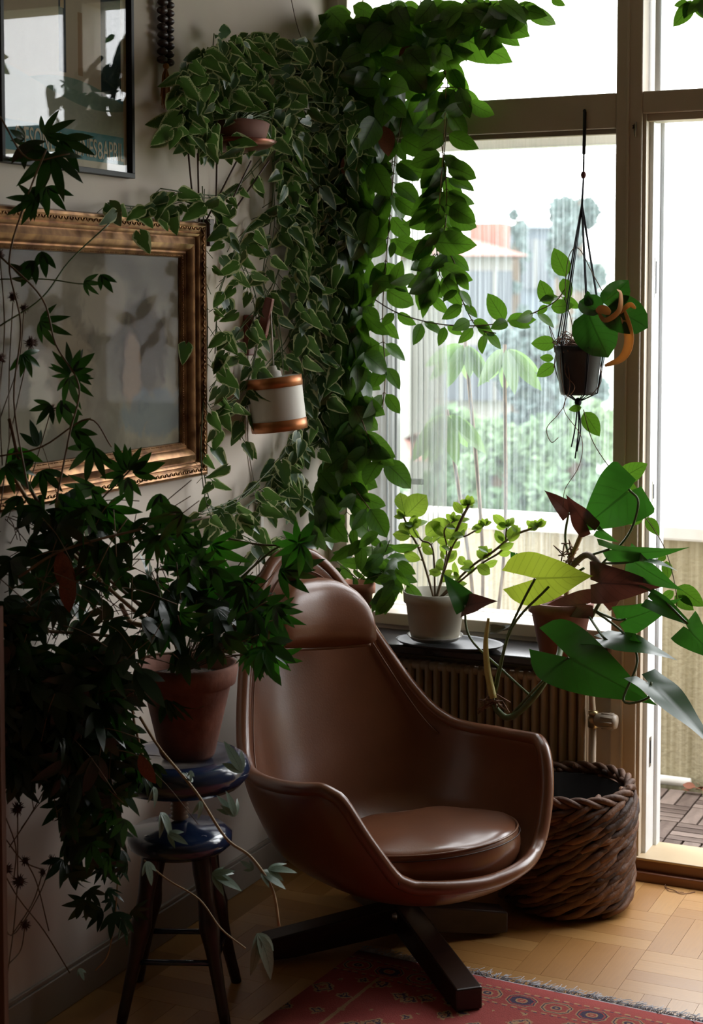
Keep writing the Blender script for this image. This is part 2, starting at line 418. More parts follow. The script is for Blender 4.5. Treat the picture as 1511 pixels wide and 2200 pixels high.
def flush_stuff():
    for key, (parent, lst) in STUFF.items():
        bm = bmesh.new(); mats = []
        tmp = bpy.data.meshes.new('foliage')
        for me, mt in lst:
            n0 = len(bm.verts); nf = len(bm.faces); bm.from_mesh(me)
            bm.verts.ensure_lookup_table(); bm.faces.ensure_lookup_table()
            for v in bm.verts[n0:]: v.co = mt@v.co
            mm = me.materials[0]
            if mm not in mats: mats.append(mm)
            for f in bm.faces[nf:]: f.material_index = mats.index(mm)
        bm.to_mesh(tmp); bm.free()
        for mm in mats: tmp.materials.append(mm)
        o = bpy.data.objects.new('foliage', tmp); COL.objects.link(o); o.parent = parent; o['kind'] = 'stuff'
def rdir(down=.6, spread=1.):
    return (RT*random.uniform(-1, 1)*spread-ZZ*random.uniform(down-.5, down+.7)-FH*random.uniform(-.3, .7)*spread).normalized()
def vine(parent, pts, L, size, step, r=.0016, sm='stem_brown', down=.5, jit=.3, spread=1., pet=.25, wf=1., skip=0, pair=False, name='stem', rollr=.9):
    "pts are world points; a stem with leaves alternating along it"
    c = cr(pts, 6)
    MB().tube(c, r, 5).build(name, sm, parent)
    acc = -skip; sd = 1
    for i in range(1, len(c)):
        acc += (c[i]-c[i-1]).length
        if acc > step:
            acc = random.uniform(-.2, .2)*step; tdir = (c[i]-c[i-1]).normalized()
            for q in ((1, -1) if pair else (sd,)):
                s = size*random.uniform(1-jit, 1+jit)
                d = (RT*q*random.uniform(.4, 1)*spread-ZZ*random.uniform(down-.5, down+.5)+tdir*.3-FH*random.uniform(-.2, .6)).normalized()
                b = c[i]+d*s*pet
                MBp = PET.setdefault(parent.name, (parent, sm, MB())); MBp[2].tube([c[i], b], r*.7, 3)
                leaf(parent, L, b, b+d*s, random.uniform(-rollr, rollr), wf)
            sd = -sd
PET = {}
def flush_pet():
    for k, (p, sm, mb) in PET.items(): mb.build('leaf_stalks', sm, p, kind='stuff')
def inpoly(x, y, P):
    r = False
    for i in range(len(P)):
        (x1, y1), (x2, y2) = P[i-1], P[i]
        if (y1 > y) != (y2 > y) and x < (x2-x1)*(y-y1)/(y2-y1)+x1: r = not r
    return r
def fill(parent, poly, n, o0, o1, L, size, down=.6, jit=.3, roll=1., wf=1., spread=1., depth=None):
    xs = [p[0] for p in poly]; ys = [p[1] for p in poly]; k = 0
    while k < n:
        x, y = random.uniform(min(xs), max(xs)), random.uniform(min(ys), max(ys))
        if not inpoly(x, y, poly): continue
        k += 1; o = random.uniform(o0, o1)
        b = at(x, y, depth-o) if depth else off(x, y, o); s = size*random.uniform(1-jit, 1+jit)
        leaf(parent, L, b, b+rdir(down, spread)*s, random.uniform(-roll, roll), wf)

# ================================================================== SETTING
def st(name, m, a, b, bevel=0, parent=None): 
    o = boxo(name, m, a, b, parent, bevel); 
    if parent is None: o['kind'] = 'structure'
    return o
floor = st('floor', 'oak_gap', (-.12, RY, -.1), (RX, .12, -.012))
st('wall_left', 'wall_plaster', (-.12, RY, -.012), (0, .12, H))
st('ceiling', 'ceiling_paint', (-.12, RY, H), (RX, .12, H+.1))
st('wall_right', 'dark_wall', (RX, RY, -.1), (RX+.1, .12, H+.1))
st('wall_back', 'dark_wall', (-.12, RY-.1, -.1), (RX, RY, H+.1))
ww = bpy.data.objects.new('wall_window', None); COL.objects.link(ww); ww['kind'] = 'structure'
boxo('wall_panel', 'wall_plaster', (0, 0, -.012), (.93, .12, .66), ww, 0)
boxo('wall_panel', 'wall_plaster', (0, 0, .66), (.035, .12, H), ww, 0)
boxo('wall_panel', 'wall_plaster', (.035, 0, 2.62), (1.9, .12, H), ww, 0)
boxo('wall_panel', 'wall_plaster', (1.9, 0, -.012), (2.0, .12, H), ww, 0)
boxo('wall_panel', 'wall_plaster', (2.0, 0, -.012), (2.5, .12, 1.2), ww, 0)
boxo('wall_panel', 'wall_plaster', (2.0, 0, 2.1), (2.5, .12, H), ww, 0)
boxo('wall_panel', 'wall_plaster', (2.5, 0, -.012), (RX, .12, H), ww, 0)
# parquet of square blocks, each of four oak strips
def oak():
    m, nt, p = newmat('oak')
    g = noise(nt, 14, 6, stretch=(1.2, 14, 1), dist=.4)
    oi = nt.nodes.new('ShaderNodeObjectInfo')
    base = ramp(nt, oi.outputs['Random'], [(0, (.42, .19, .045)), (.5, (.53, .26, .07)), (1, (.60, .32, .10))])
    col = mixc(nt, math_(nt, 'MULTIPLY', g, .45), base, (.22, .095, .02))
    nt.links.new(col, p.inputs['Base Color']); p.inputs['Roughness'].default_value = .34
    p.inputs['Coat Weight'].default_value = .7; p.inputs['Coat Roughness'].default_value = .42; p.inputs['Coat IOR'].default_value = 1.8
    bump(nt, p, g, .06, .002); MATS['oak'] = m
oak()
BS = .2555; sw = BS/4
strip = MB().box((-BS/2+.0004, -sw/2+.0004, -.012), (BS/2-.0004, sw/2-.0004, 0)).mesh('parquet_strip', False); strip.materials.append(M['oak'])
random.seed(3)
for i in range(-1, 6):
    for j in range(0, 6):
        cx = .8665-BS*.5+BS*(i-2)+BS; cy = -.255-BS*.5-BS*(j-1)
        if cx < .0 or cy > 0: continue
        hz = (i+j) % 2
        for k in range(4):
            q = bpy.data.objects.new('parquet_strip', strip); COL.objects.link(q); q.parent = floor
            o_ = -BS/2+sw*(k+.5)
            q.location = (cx, cy+o_, 0) if hz else (cx+o_, cy, 0)
            q.rotation_euler = (0, 0, 0 if hz else PI/2)
m, nt, p = newmat('oak_far'); p.inputs['Base Color'].default_value = (.34, .18, .06, 1); p.inputs['Roughness'].default_value = .3
ck = nt.nodes.new('ShaderNodeTexChecker'); ck.inputs['Scale'].default_value = 1/BS; ck.inputs[1].default_value = (.42, .22, .07, 1); ck.inputs[2].default_value = (.3, .15, .045, 1)
t_ = nt.nodes.new('ShaderNodeTexCoord'); nt.links.new(t_.outputs['Object'], ck.inputs[0]); nt.links.new(ck.outputs[0], p.inputs[0]); MATS['oak_far'] = m
MB().box((0, RY, -.012), (RX, -1.534, -.0005)).box((1.634, -1.534, -.012), (RX, 0, -.0005)).box((0, -1.534, -.0118), (.1, 0, -.0005)).build('parquet_field', 'oak_far', floor, smooth=False)
# skirting on the left wall
bb = MB().box((0, RY, 0), (.014, 0, .085)).box((0, RY, .085), (.009, 0, .095)).build('baseboard_left', 'skirting', None, False, bevel=.002); bb['kind'] = 'structure'

# ---- window_1 : left window with transom light above
w1 = bpy.data.objects.new('window_1', None); COL.objects.link(w1); w1['kind'] = 'structure'
FP = 'frame_paint'
TZ0, TZ1 = 2.082, 2.178
boxo('window_jamb', FP, (.035, -.012, .66), (.068, .12, 2.62), w1)
boxo('window_head', FP, (.068, -.012, 2.55), (.885, .12, 2.62), w1)
tr = boxo('transom_rail', FP, (.068, -.018, TZ0), (.884, .10, TZ1), w1)
boxo('rail_moulding', 'skirting', (.068, -.006, TZ0-.014), (.884, .02, TZ0), tr, .002)
boxo('bottom_rail', FP, (.068, -.012, .652), (.884, .12, .688), w1)
zb = onp(900, 1300, 1, .20).z; zt2 = onp(1100, 318, 1, .20).z
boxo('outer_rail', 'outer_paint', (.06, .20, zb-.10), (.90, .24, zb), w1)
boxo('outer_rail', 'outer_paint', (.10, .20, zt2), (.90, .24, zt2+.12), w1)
# central post between window and door with grooves
boxo('window_post', FP, (.884, -.020, .0), (.958, .12, 2.62), w1, .004)
boxo('post_moulding', FP, (.915, -.026, .0), (.922, -.018, 2.62), w1, .002)
# stile of the outer casement, standing a little open over the balcony
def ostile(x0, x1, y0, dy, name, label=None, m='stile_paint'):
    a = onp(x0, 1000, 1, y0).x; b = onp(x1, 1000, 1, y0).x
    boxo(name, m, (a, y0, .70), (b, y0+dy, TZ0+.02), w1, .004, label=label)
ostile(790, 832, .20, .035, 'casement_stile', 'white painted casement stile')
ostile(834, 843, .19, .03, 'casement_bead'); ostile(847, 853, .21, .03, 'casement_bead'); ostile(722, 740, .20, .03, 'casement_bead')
MB().box((.068, .045, .69), (.884, .048, TZ0)).build('glass', 'glass_dirty', w1, False)
MB().box((.068, .045, TZ1), (.884, .048, 2.55)).build('glass', 'glass_clear', w1, False)
hp = onp(806, 1020, 1, .198); hq = onp(806, 1094, 1, .198)
pts = [hp, hp+Vector((0, -.012, -.006)), hp+Vector((-.006, -.026, -.026)), hp.lerp(hq, .5)+Vector((-.012, -.030, 0)), hq+Vector((-.008, -.026, .024)), hq+Vector((0, -.012, .006)), hq]
hd = MB().tube(cr(pts, 5), .0038, 8); hd.ball(hp, .009, sc=(1, .5, 1)).ball(hq, .009, sc=(1, .5, 1)); hd.build('handle', 'brass', w1, label='brass window handle')
lt = onp(888, 1034, 1, .075)
boxo('latch_plate', 'sheer', (lt.x-.035, .068, lt.z-.009), (lt.x+.035, .076, lt.z+.009), w1, .003, label='pale plastic window latch')
# ---- window_2 : light over the door
w2 = bpy.data.objects.new('window_2', None); COL.objects.link(w2); w2['kind'] = 'structure'
boxo('transom_rail', FP, (.958, -.018, 2.118), (1.9, .12, TZ1), w2)
boxo('window_head', FP, (.958, -.012, 2.55), (1.9, .12, 2.62), w2)
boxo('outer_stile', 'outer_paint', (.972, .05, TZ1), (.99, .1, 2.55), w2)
MB().box((.958, .045, TZ1), (1.86, .048, 2.55)).build('glass', 'glass_clear', w2, False)
# ---- door_1 : the open balcony door's frame
d1 = bpy.data.objects.new('door_1', None); COL.objects.link(d1); d1['kind'] = 'structure'
boxo('door_jamb', FP, (.958, -.012, 0), (.968, .02, 2.118), d1, .002)
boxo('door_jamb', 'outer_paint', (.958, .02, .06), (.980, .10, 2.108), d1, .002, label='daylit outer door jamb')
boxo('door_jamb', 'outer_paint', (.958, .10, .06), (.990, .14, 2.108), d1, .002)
boxo('door_jamb', FP, (1.86, -.018, 0), (1.9, .14, 2.62), d1)
boxo('door_stop', FP, (.968, -.006, 2.098), (1.86, .06, 2.118), d1, .002)
th = boxo('threshold', 'threshold_wood', (.962, -.02, -.005), (1.86, .03, .057), d1, .003, label='red-brown wooden threshold')
boxo('threshold_plate', 'threshold_top', (.962, -.024, .055), (1.86, .135, .062), d1, .002)
boxo('threshold_foot', 'threshold_wood', (.95, -.038, -.005), (1.9, -.018, .026), d1, .003)
for z, h in ((.30, .085), (1.05, .06), (1.62, .11)):
    pl_ = boxo('strike_plate', 'steel', (.9795, .045, z), (.9815, .065, z+h), d1, .001)
    boxo('strike_slot', 'cord_dark', (.981, .050, z+.01), (.9822, .060, z+h-.01), pl_, 0)
hg = onp(1362, 278, 1, -.021)
MB().add([hg+Vector((0, 0, .012)), hg+Vector((.008, -.004, .02)), hg+Vector((.007, -.004, -.022)), hg+Vector((0, .004, -.01))], [(0, 1, 2, 3)]).build('hook', 'steel', w1, solid=.003)
MB().ball(onp(1361, 270, 1, -.021), .0022).ball(onp(1361, 275, 1, -.021), .0022).build('screw', 'cord_dark', w1)

w3 = bpy.data.objects.new('added_window', None); COL.objects.link(w3); w3['kind'] = 'structure'  # unseen window, added and sized to brighten the left wall and chair
boxo('window_jamb', FP, (2.0, -.012, 1.2), (2.04, .12, 2.1), w3); boxo('window_jamb', FP, (2.46, -.012, 1.2), (2.5, .12, 2.1), w3)
boxo('bottom_rail', FP, (2.04, -.012, 1.2), (2.46, .12, 1.24), w3); boxo('window_head', FP, (2.04, -.012, 2.06), (2.46, .12, 2.1), w3)
MB().box((2.04, .045, 1.24), (2.46, .048, 2.06)).build('glass', 'glass_clear', w3, False)
# ---- sill
sill = MB().box((.0, -.215, .615), (.872, .0, .640)).build('window_sill', 'sill_stone', None, False, bevel=.006, seg=3)
tag(sill, 'polished black stone window sill carrying the potted plants', 'window sill')
SZ = .640
# ---- radiator
rad = thing('radiator', (.2, -.08, .1), 'beige ribbed radiator on the wall under the black window sill', 'radiator')
RX0, RX1 = .18, .832
boxo('back_panel', 'radiator_paint', (RX0, -.06, .12), (RX1, -.045, .565), rad, .004)
n = 24; rs = (RX1-RX0)/n
rib = MB()
for x0 in (0,):
    rib.add([(rs*.12, -.072, .12), (rs*.3, -.085, .125), (rs*.7, -.085, .125), (rs*.88, -.072, .12), (rs*.12, -.072, .57), (rs*.3, -.085, .56), (rs*.7, -.085, .56), (rs*.88, -.072, .57),
             (rs*.12, -.05, .12), (rs*.88, -.05, .12), (rs*.12, -.05, .57), (rs*.88, -.05, .57)],
            [(0, 1, 5, 4), (1, 2, 6, 5), (2, 3, 7, 6), (8, 0, 4, 10), (3, 9, 11, 7), (4, 5, 6, 7), (10, 4, 7, 11), (3, 2, 1, 0), (0, 8, 9, 3)])
rm = rib.mesh('rib', False); rm.materials.append(M['radiator_paint'])
for k in range(n):
    o = bpy.data.objects.new('rib', rm); COL.objects.link(o); o.parent = rad; o.location = Vector((RX0+k*rs, 0, 0))-ORG[rad.name]
    q = o.modifiers.new('b', 'BEVEL'); q.width = .004; q.segments = 2
MB().tube([(RX0, -.07, .555), (RX1, -.07, .555)], .013, 10).build('header_pipe', 'radiator_paint', rad)
MB().tube([(RX0, -.07, .13), (RX1, -.07, .13)], .013, 10).build('header_pipe', 'radiator_paint', rad)
# pipe and thermostat valve
pv = onp(1275, 1545, 1, -.075); pt_ = onp(1240, 1490, 1, -.075); pb = onp(1268, 1660, 1, -.075)
pipe = MB().tube(cr([(RX1-.01, -.075, pt_.z+.012), (RX1+.015, -.075, pt_.z+.012), (pv.x-.004, -.075, pt_.z-.012), (pv.x, -.075, pv.z+.01), (pv.x, -.075, pv.z-.02)], 6), .0085, 10)
pipe.tube([(pv.x, -.075, pv.z-.02), (pv.x, -.075, .0)], .009, 10).build('pipe', 'radiator_paint', rad)
MB().lathe([(.010, -.024), (.016, -.022), (.016, .0), (.012, .01), (.015, .012), (.015, .022), (.009, .026)], (pv.x, -.075, pv.z), 6).build('valve_body', 'brass', rad)
R_ = Matrix.Rotation(PI/2, 3, 'Y')@Matrix.Rotation(0, 3, 'Z')
vk = MB().lathe([(.011, 0), (.018, .006), (.021, .02), (.0215, .056), (.018, .064), (.0, .065)], (pv.x+.004, -.078, pv.z), 20, tilt=R_).build('thermostat_knob', 'valve_plastic', rad)
for k in range(10):
    a = 2*PI*k/10; c = Vector((pv.x+.004, -.078, pv.z)); d = Vector((0, math.cos(a), math.sin(a)))*.0214
    MB().tube([c+d+Vector((.022, 0, 0)), c+d+Vector((.055, 0, 0))], .002, 5).build('grip_ridge', 'valve_plastic', vk)

# ================================================================== BALCONY AND BEYOND
BZ = .035
bal = MB().box((-2, .12, -.3), (4.5, 1.2, BZ-.02)).build('balcony_slab', 'deck_moss', None, False); bal['kind'] = 'structure'
def conc():
    m, nt, p = newmat('stained_concrete')
    n1 = noise(nt, 4, 6, stretch=(14, 1, .25)); n2 = noise(nt, 3, 5)
    n3 = noise(nt, 60, 4)
    c = ramp(nt, n1, [(.35, (.20, .165, .085)), (.62, (.44, .39, .27))])
    c = mixc(nt, math_(nt, 'MULTIPLY', n2, .55), c, (.36, .30, .15)); c = mixc(nt, math_(nt, 'MULTIPLY', n3, .35), c, (.5, .46, .34))
    nt.links.new(c, p.inputs[0]); p.inputs['Roughness'].default_value = .95; bump(nt, p, n3, .4, .01); MATS['stained_concrete'] = m
conc()
PY = .80
zt = onp(1450, 1141, 1, PY).z
par = thing('balcony_parapet', (1.2, PY, BZ), 'mossy stained concrete balcony parapet beyond the open door', 'parapet')
MB().box((-2, PY, -.3), (4.5, PY+.12, zt-.03)).build('parapet_wall', 'stained_concrete', par, False)
MB().box((-2, PY-.015, zt-.03), (4.5, PY+.14, zt+.02)).build('coping', 'parapet_cap', par, False, bevel=.008)
ed = thing('edge_pipe', (1.2, PY-.03, BZ), 'pale round edging pipe lying at the parapet foot', 'pipe')
MB().tube([(1.02, PY-.03, BZ+.02), (2.5, PY-.03, BZ+.02)], .016, 8).build('pipe_run', 'parapet_cap', ed)
MB().tube([(.0, PY-.03, BZ+.02), (.93, PY-.03, BZ+.02)], .016, 8).build('pipe_run', 'parapet_cap', ed)
lf = thing('leaf_litter', (.97, PY-.05, BZ), 'dark dead leaves caught between the pipes at the parapet foot', 'leaf litter')
for k in range(14):
    b = Vector((random.uniform(.94, 1.01), PY-random.uniform(.055, .10), BZ+random.uniform(.005, .03)))
    leaf(lf, leaf_mesh('dead_leaf', 'dry_leaf', oval(.25)), b, b+Vector((random.uniform(-.05, .05), random.uniform(-.02, .02), .005)), random.uniform(-1, 1), name='dead_leaf', face=ZZ)
# deck tiles: squares of four slats, alternating
deck = thing('deck_tiles', (1.2, .45, BZ), 'weathered brown slatted wooden deck tiles on the balcony floor', 'decking')
d0 = onp(1411.8, 1822.3, 2, BZ); DS = .165
slat = MB().box((-DS/2+.002, -DS/8+.0025, -.018), (DS/2-.002, DS/8-.0025, 0)).mesh('slat', False); slat.materials.append(M['deck_wood'])
for i in range(-3, 6):
    for j in range(0, 4):
        cx = d0.x+DS*(i+.5); cy = .145+DS*(j+.5)-.06
        hz = (i+j) % 2
        for k in range(4 if hz else 3):
            o_ = -DS/2+DS/4*(k+.5); ss = 1
            if not hz: o_ = -DS/2+DS/3*(k+.5); ss = 4/3
            if hz and cy+o_ > PY-.02: continue
            o = bpy.data.objects.new('slat', slat); COL.objects.link(o); o.parent = deck
            loc = Vector((cx, cy+o_, BZ)) if hz else Vector((cx+o_, cy, BZ))
            if loc.y < .145 and hz: continue
            o.location = loc-ORG[deck.name]; o.rotation_euler = (0, 0, 0 if hz else PI/2); o.scale = (1, ss*.99, 1)
# ground and far things
GZ = -7.
gr = MB().box((-80, 1.3, GZ-.2), (80, 120, GZ)).build('ground', 'ground_grass', None, False); gr['kind'] = 'structure'
def far(x, y, t): return at(x, y, t)
def house(label, x0, x1, ytop, yroof, t, wallm, roofm, wins=(), chim=None, dep=8):
    a = far(x0, ytop, t); b = far(x1, ytop, t); c = (a+b)/2
    root = thing('house', (c.x, c.y, GZ), label, 'building')
    zt_ = a.z; zr = far(x0, yroof, t).z; D = FH*dep
    MB().add([a.xy.to_3d()+ZZ*GZ, b.xy.to_3d()+ZZ*GZ, b.xy.to_3d()+D+ZZ*GZ, a.xy.to_3d()+D+ZZ*GZ, a.xy.to_3d()+ZZ*zt_, b.xy.to_3d()+ZZ*zt_, b.xy.to_3d()+D+ZZ*zt_, a.xy.to_3d()+D+ZZ*zt_],
             [(3,2,1,0),(4,5,6,7),(0,1,5,4),(1,2,6,5),(2,3,7,6),(3,0,4,7)]).build('facade', wallm, root, False)
    a2 = a.xy.to_3d(); b2 = b.xy.to_3d(); ov = RT*.4; m1 = a2+D*.5; m2 = b2+D*.5; Z0 = ZZ*zt_; Z1 = ZZ*zr; f_ = FH*.4; ins = RT*1.2
    MB().add([a2-ov-f_+Z0, b2+ov-f_+Z0, b2+ov+D+f_+Z0, a2-ov+D+f_+Z0, m1+Z1+ins, m2+Z1-ins], [(0, 1, 5, 4), (2, 3, 4, 5), (1, 2, 5), (3, 0, 4), (3, 2, 1, 0)]).build('roof', roofm, root, False)
    if chim:
        p_ = far(chim[0], chim[1], t+dep*.4); s = RT*.35
        MB().box((p_.x-.45, p_.y-.4, zt_), (p_.x+.45, p_.y+.4, p_.z)).build('chimney', roofm, root, False)
    for (wx, wy, wh) in wins:
        q = far(wx, wy, t-.02); s = RT*.45
        wn = MB().add([q-s-FH*.04, q+s-FH*.04, q+s+ZZ*wh-FH*.04, q-s+ZZ*wh-FH*.04], [(0, 1, 2, 3)]).build('window', 'far_window', root, False, solid=.06)
        e = .08
        MB().add([q-RT*.03-FH*.1, q+RT*.03-FH*.1, q+RT*.03+ZZ*wh-FH*.1, q-RT*.03+ZZ*wh-FH*.1], [(0, 1, 2, 3)]).build('glazing_bar', 'cloud_wall', wn, False, solid=.05)
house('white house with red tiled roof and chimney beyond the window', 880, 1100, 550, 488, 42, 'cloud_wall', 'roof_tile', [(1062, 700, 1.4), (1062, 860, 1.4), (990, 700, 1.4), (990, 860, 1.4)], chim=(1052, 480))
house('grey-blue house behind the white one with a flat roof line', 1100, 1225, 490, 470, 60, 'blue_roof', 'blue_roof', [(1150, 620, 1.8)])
house('low building with dark red roof among the bushes', 930, 1040, 985, 950, 30, 'cloud_wall', 'roof_tile', [(985, 1030, .6)], dep=4)
house('added white block giving the overexposed glare beyond the open door', 1327, 2300, 560, 540, 50, 'glare_white', 'glare_white', dep=6)  # no known building: added to fill the view past the door with white glare
tp = far(1150, 1088, 14)
pth = MB().box((tp.x-3, tp.y-.5, GZ), (tp.x+2.5, tp.y+12, GZ+.06)).build('path', 'path', None, False); pth['kind'] = 'structure'
quad = []
def tree(label, x, ytop, ybot, halfw, t, n, m, sz, seed, cols=1.0):
    rnd = random.Random(seed)
    top = far(x, ytop, t); bot = far(x, ybot, t); hw = halfw/FPX*t
    base = Vector((top.x, top.y, GZ)); root = thing('tree', base, label, 'tree', )
    MB().tube([base, Vector((top.x, top.y, (top.z+bot.z)/2)), Vector((top.x, top.y, top.z-.3))], [.22, .14, .03], 7).build('trunk', 'bark', root)
    f = MB(); ht = top.z-bot.z
    blobs = [(rnd.uniform(-.75, .75), rnd.uniform(-.6, .6), rnd.uniform(0.0, .92), rnd.uniform(.28, .5)) for _ in range(16)]
    for i in range(n):
        bx, by, bz, br = rnd.choice(blobs); wz = (1-abs(bz-.4)**1.6)
        d = Vector((rnd.gauss(0, 1), rnd.gauss(0, 1), rnd.gauss(0, 1))).normalized()*(rnd.random()**.4)*br*hw
        c = Vector((top.x, top.y, bot.z+ht*bz))+RT*bx*hw*wz+FH*by*hw+d
        a = Vector((rnd.gauss(0, 1), rnd.gauss(0, 1), rnd.gauss(0, 1))).normalized()*sz; b = a.orthogonal().normalized()*sz*.5
        f.add([c-a, c-b, c+a, c+b], [(0, 1, 2, 3)])
    f.build('crown', m, root, kind='stuff')
tree('tall hazy tree rising above the roofs at the right of the pane', 1245, 385, 900, 62, 24, 5200, 'poplar_leaf', .17, 1)
tree('thin treetop just left of the tall hazy tree', 1205, 400, 900, 38, 38, 1500, 'poplar_leaf', .15, 2)
tree('small treetop peeping over the roof between the houses', 1110, 440, 700, 30, 56, 900, 'poplar_leaf', .16, 3)
tree('broad tree in front of the grey-blue house', 1150, 700, 1050, 110, 26, 3800, 'poplar_leaf', .16, 4)
tree('round green bush at the left foot of the white house', 985, 880, 1120, 70, 22, 3500, 'tree_leaf', .12, 5)
tree('green bush in the middle above the parapet', 1080, 905, 1120, 80, 20, 3500, 'tree_leaf', .11, 6)
tree('wide green bush at the right above the parapet', 1230, 860, 1120, 100, 19, 4500, 'tree_leaf', .11, 7)
tree('dark garden tree behind the narrow side light', 800, 760, 1110, 60, 20, 1800, 'tree_leaf', .12, 8)
# plant standing on the balcony
bp = at(1010, 1200, surf(1010)+.42); bp.z = BZ
bpl = thing('umbrella_plant', bp, 'pale large-leaved umbrella plant standing outside behind the streaked glass', 'plant')
MB().lathe([(.08, 0), (.11, .2), (.115, .21), (.105, .21), (.1, .19), (0, .185)], bp, 24).build('pot', 'terracotta', bpl)
hub = [(1000, 730, .42), (1085, 740, .45), (960, 880, .38)]
L_bal = leaves('umbrella_leaflet', 'leaf_balcony', oval(.15, .8, .9))
for hx, hy, o_ in hub:
    c = at(hx, hy, surf(hx)+o_)
    MB().tube(cr([bp+ZZ*.18, (bp+c)/2+RT*.05, c], 6), .006, 6).build('trunk', 'stem_brown', bpl)
    for k in range(9):
        a = 2*PI*k/9; d = RT*math.cos(a)*.8+FH*math.sin(a)*.7-ZZ*random.uniform(.5, 1.5); d.normalize()
        leaf(bpl, L_bal, c+d*.02, c+d*random.uniform(.13, .2), random.uniform(-.4, .4))
# sheer curtain between the panes
cu = thing('sheer_curtain', (.28, .08, .74), 'thin white sheer curtain hanging at the left of the main pane', 'curtain')
f = MB(); nn = 40; xa = .232; xb = .348
for i in range(nn+1):
    x = xa+(xb-xa)*i/nn; y = .085+.010*math.sin(i*1.1)+.004*math.sin(i*2.7)
    f.v += [Vector((x, y, .735)), Vector((x+.003*math.sin(i), y, 1.4)), Vector((x-.02*(i/nn), y, 2.04))]
for i in range(nn): f.f += [(3*i, 3*i+3, 3*i+4, 3*i+1), (3*i+1, 3*i+4, 3*i+5, 3*i+2)]
f.build('cloth', 'sheer', cu)

# ================================================================== ARMCHAIR
# local axes of the chair: x across (towards the window), y forward, z up
cc = onp(866, 2022, 2, 0.006)
fdir = (RT*.617-FH*.787); rz = math.atan2(-fdir.x, fdir.y)
chair = thing('armchair', (cc.x, cc.y, .011), 'brown leather high-backed shell armchair on a dark wooden cross base', 'armchair', rz=rz)
def interp(tab, x):
    for i in range(len(tab)-1):
        a, b = tab[i], tab[i+1]
        if a[0] <= x <= b[0]:
            f = (x-a[0])/(b[0]-a[0])
            return a[1]+(b[1]-a[1])*f
    return tab[0][1] if x < tab[0][0] else tab[-1][1]
# rim: angle from the front (degrees) -> height
RIM = [(0, .237), (38, .250), (46, .272), (52, .36), (58, .455), (66, .475), (80, .462), (95, .452), (112, .448), (122, .462), (132, .51), (140, .59), (148, .70), (155, .80), (163, .88), (171, .915), (180, .925)]
WID = [(.15, .24), (.25, .30), (.33, .34), (.4, .368), (.5, .38), (.6, .375), (.7, .36), (.8, .335), (.9, .30), (1., .27)]
DEP = [(.15, .29), (.2, .31), (.3, .33), (.4, .34), (.5, .34), (.7, .33), (.9, .30), (1., .28)]
CY = [(.15, .02), (.2, .02), (.3, .01), (.4, -.01), (.5, -.035), (.7, -.10), (.9, -.165), (1., -.20)]
ZB = .155
def smooth_tab(tab, x, h=.03): return (interp(tab, x-h)+interp(tab, x)+interp(tab, x+h))/3
def shellpt(deg, z, inset=0.):
    a = math.radians(deg); ex = .88
    sn, cs = math.sin(a), math.cos(a)
    q = (z-ZB)/.13; h = (1-max(0, 1-q)**2.3)**(1/2.3) if q < 1 else 1
    X = math.copysign(abs(sn)**ex, sn)*(smooth_tab(WID, z)-inset)*h
    Y = math.copysign(abs(cs)**ex, cs)*(smooth_tab(DEP, z)-inset)*h
    return Vector((X, Y+smooth_tab(CY, z), z))
def rimz(d): d = abs(((d+180) % 360)-180); h = 2 if d < 75 else 7; return sum(interp(RIM, 180-abs(180-abs(d+h*k/2))) for k in (-2, -1, 0, 1, 2))/5
NC = 120; NR = 22
b = MB()
for i in range(NC):
    dg = 360*i/NC; dd = abs(((dg+180) % 360)-180)
    # gather columns where the rim is steep
    zr = rimz(dg)
    for j in range(NR+1):
        s_ = j/NR; z = ZB+(zr-ZB)*(s_**1.5 if s_ < 1 else 1)
        b.v.append(shellpt(dg, z+1e-4))
for i in range(NC):
    k = (i+1) % NC
    for j in range(NR): b.f.append((i*(NR+1)+j, k*(NR+1)+j, k*(NR+1)+j+1, i*(NR+1)+j+1))
b.f.append(tuple(i*(NR+1) for i in range(NC))[::-1])
sh = b.build('shell', 'leather', chair, solid=.030, sub=1)
rimpts = []
for i in range(240):
    dg = 360*i/240; rimpts.append(shellpt(dg, rimz(dg)))
MB().tube(rimpts, .0175, 10, closed=True).build('rim_roll', 'leather', chair)
seam = [shellpt(d, rimz(d)-.045, .019) for d in range(122, 239, 3)]
MB().tube(seam, .0022, 5).build('seam', 'piping', chair)
for sg in (-1, 1):                                                     # stitched joints where the arms meet the front lip
    MB().tube([shellpt(sg*44, rimz(44)+.018, 0), shellpt(sg*44, rimz(44)+.004, -.018), shellpt(sg*44, max(.16, rimz(44)-.05), -.018)], .0016, 5).build('seam', 'leather_dark', chair)
# seat cushion : a thick round pad with a stitched top edge
CR_, CZ = .262, .198
prof = [(0, 0), (.20, .0), (.245, .012), (.262, .045), (.264, .075), (.256, .098), (.248, .105), (.238, .111), (.18, .119), (.10, .123), (0, .124)]
cu_ = MB().lathe([(r, z) for r, z in prof], (0, 0, 0), 56, sx=.97, sy=.86)
for v in cu_.v:
    a = math.atan2(v.y, v.x); v.z += .004*math.sin(a*7)*(abs(v.length-.25) < .03)
    v.z = v.z+CZ+.10*(v.y-.05); v.y += .075
cus = cu_.build('seat_cushion', 'leather', chair, sub=1)
ring = [Vector((.97*.2535*math.cos(a), .86*.2535*math.sin(a), .1015)) for a in [2*PI*k/72 for k in range(72)]]
for v in ring: v.z = v.z+CZ+.10*(v.y-.05); v.y += .075
MB().tube(ring, .0028, 6, closed=True).build('piping', 'piping', cus)
ring2 = [Vector((.97*.260*math.cos(a), .86*.260*math.sin(a), .0905)) for a in [2*PI*k/72 for k in range(72)]]
for v in ring2: v.z = v.z+CZ+.10*(v.y-.05); v.y += .075
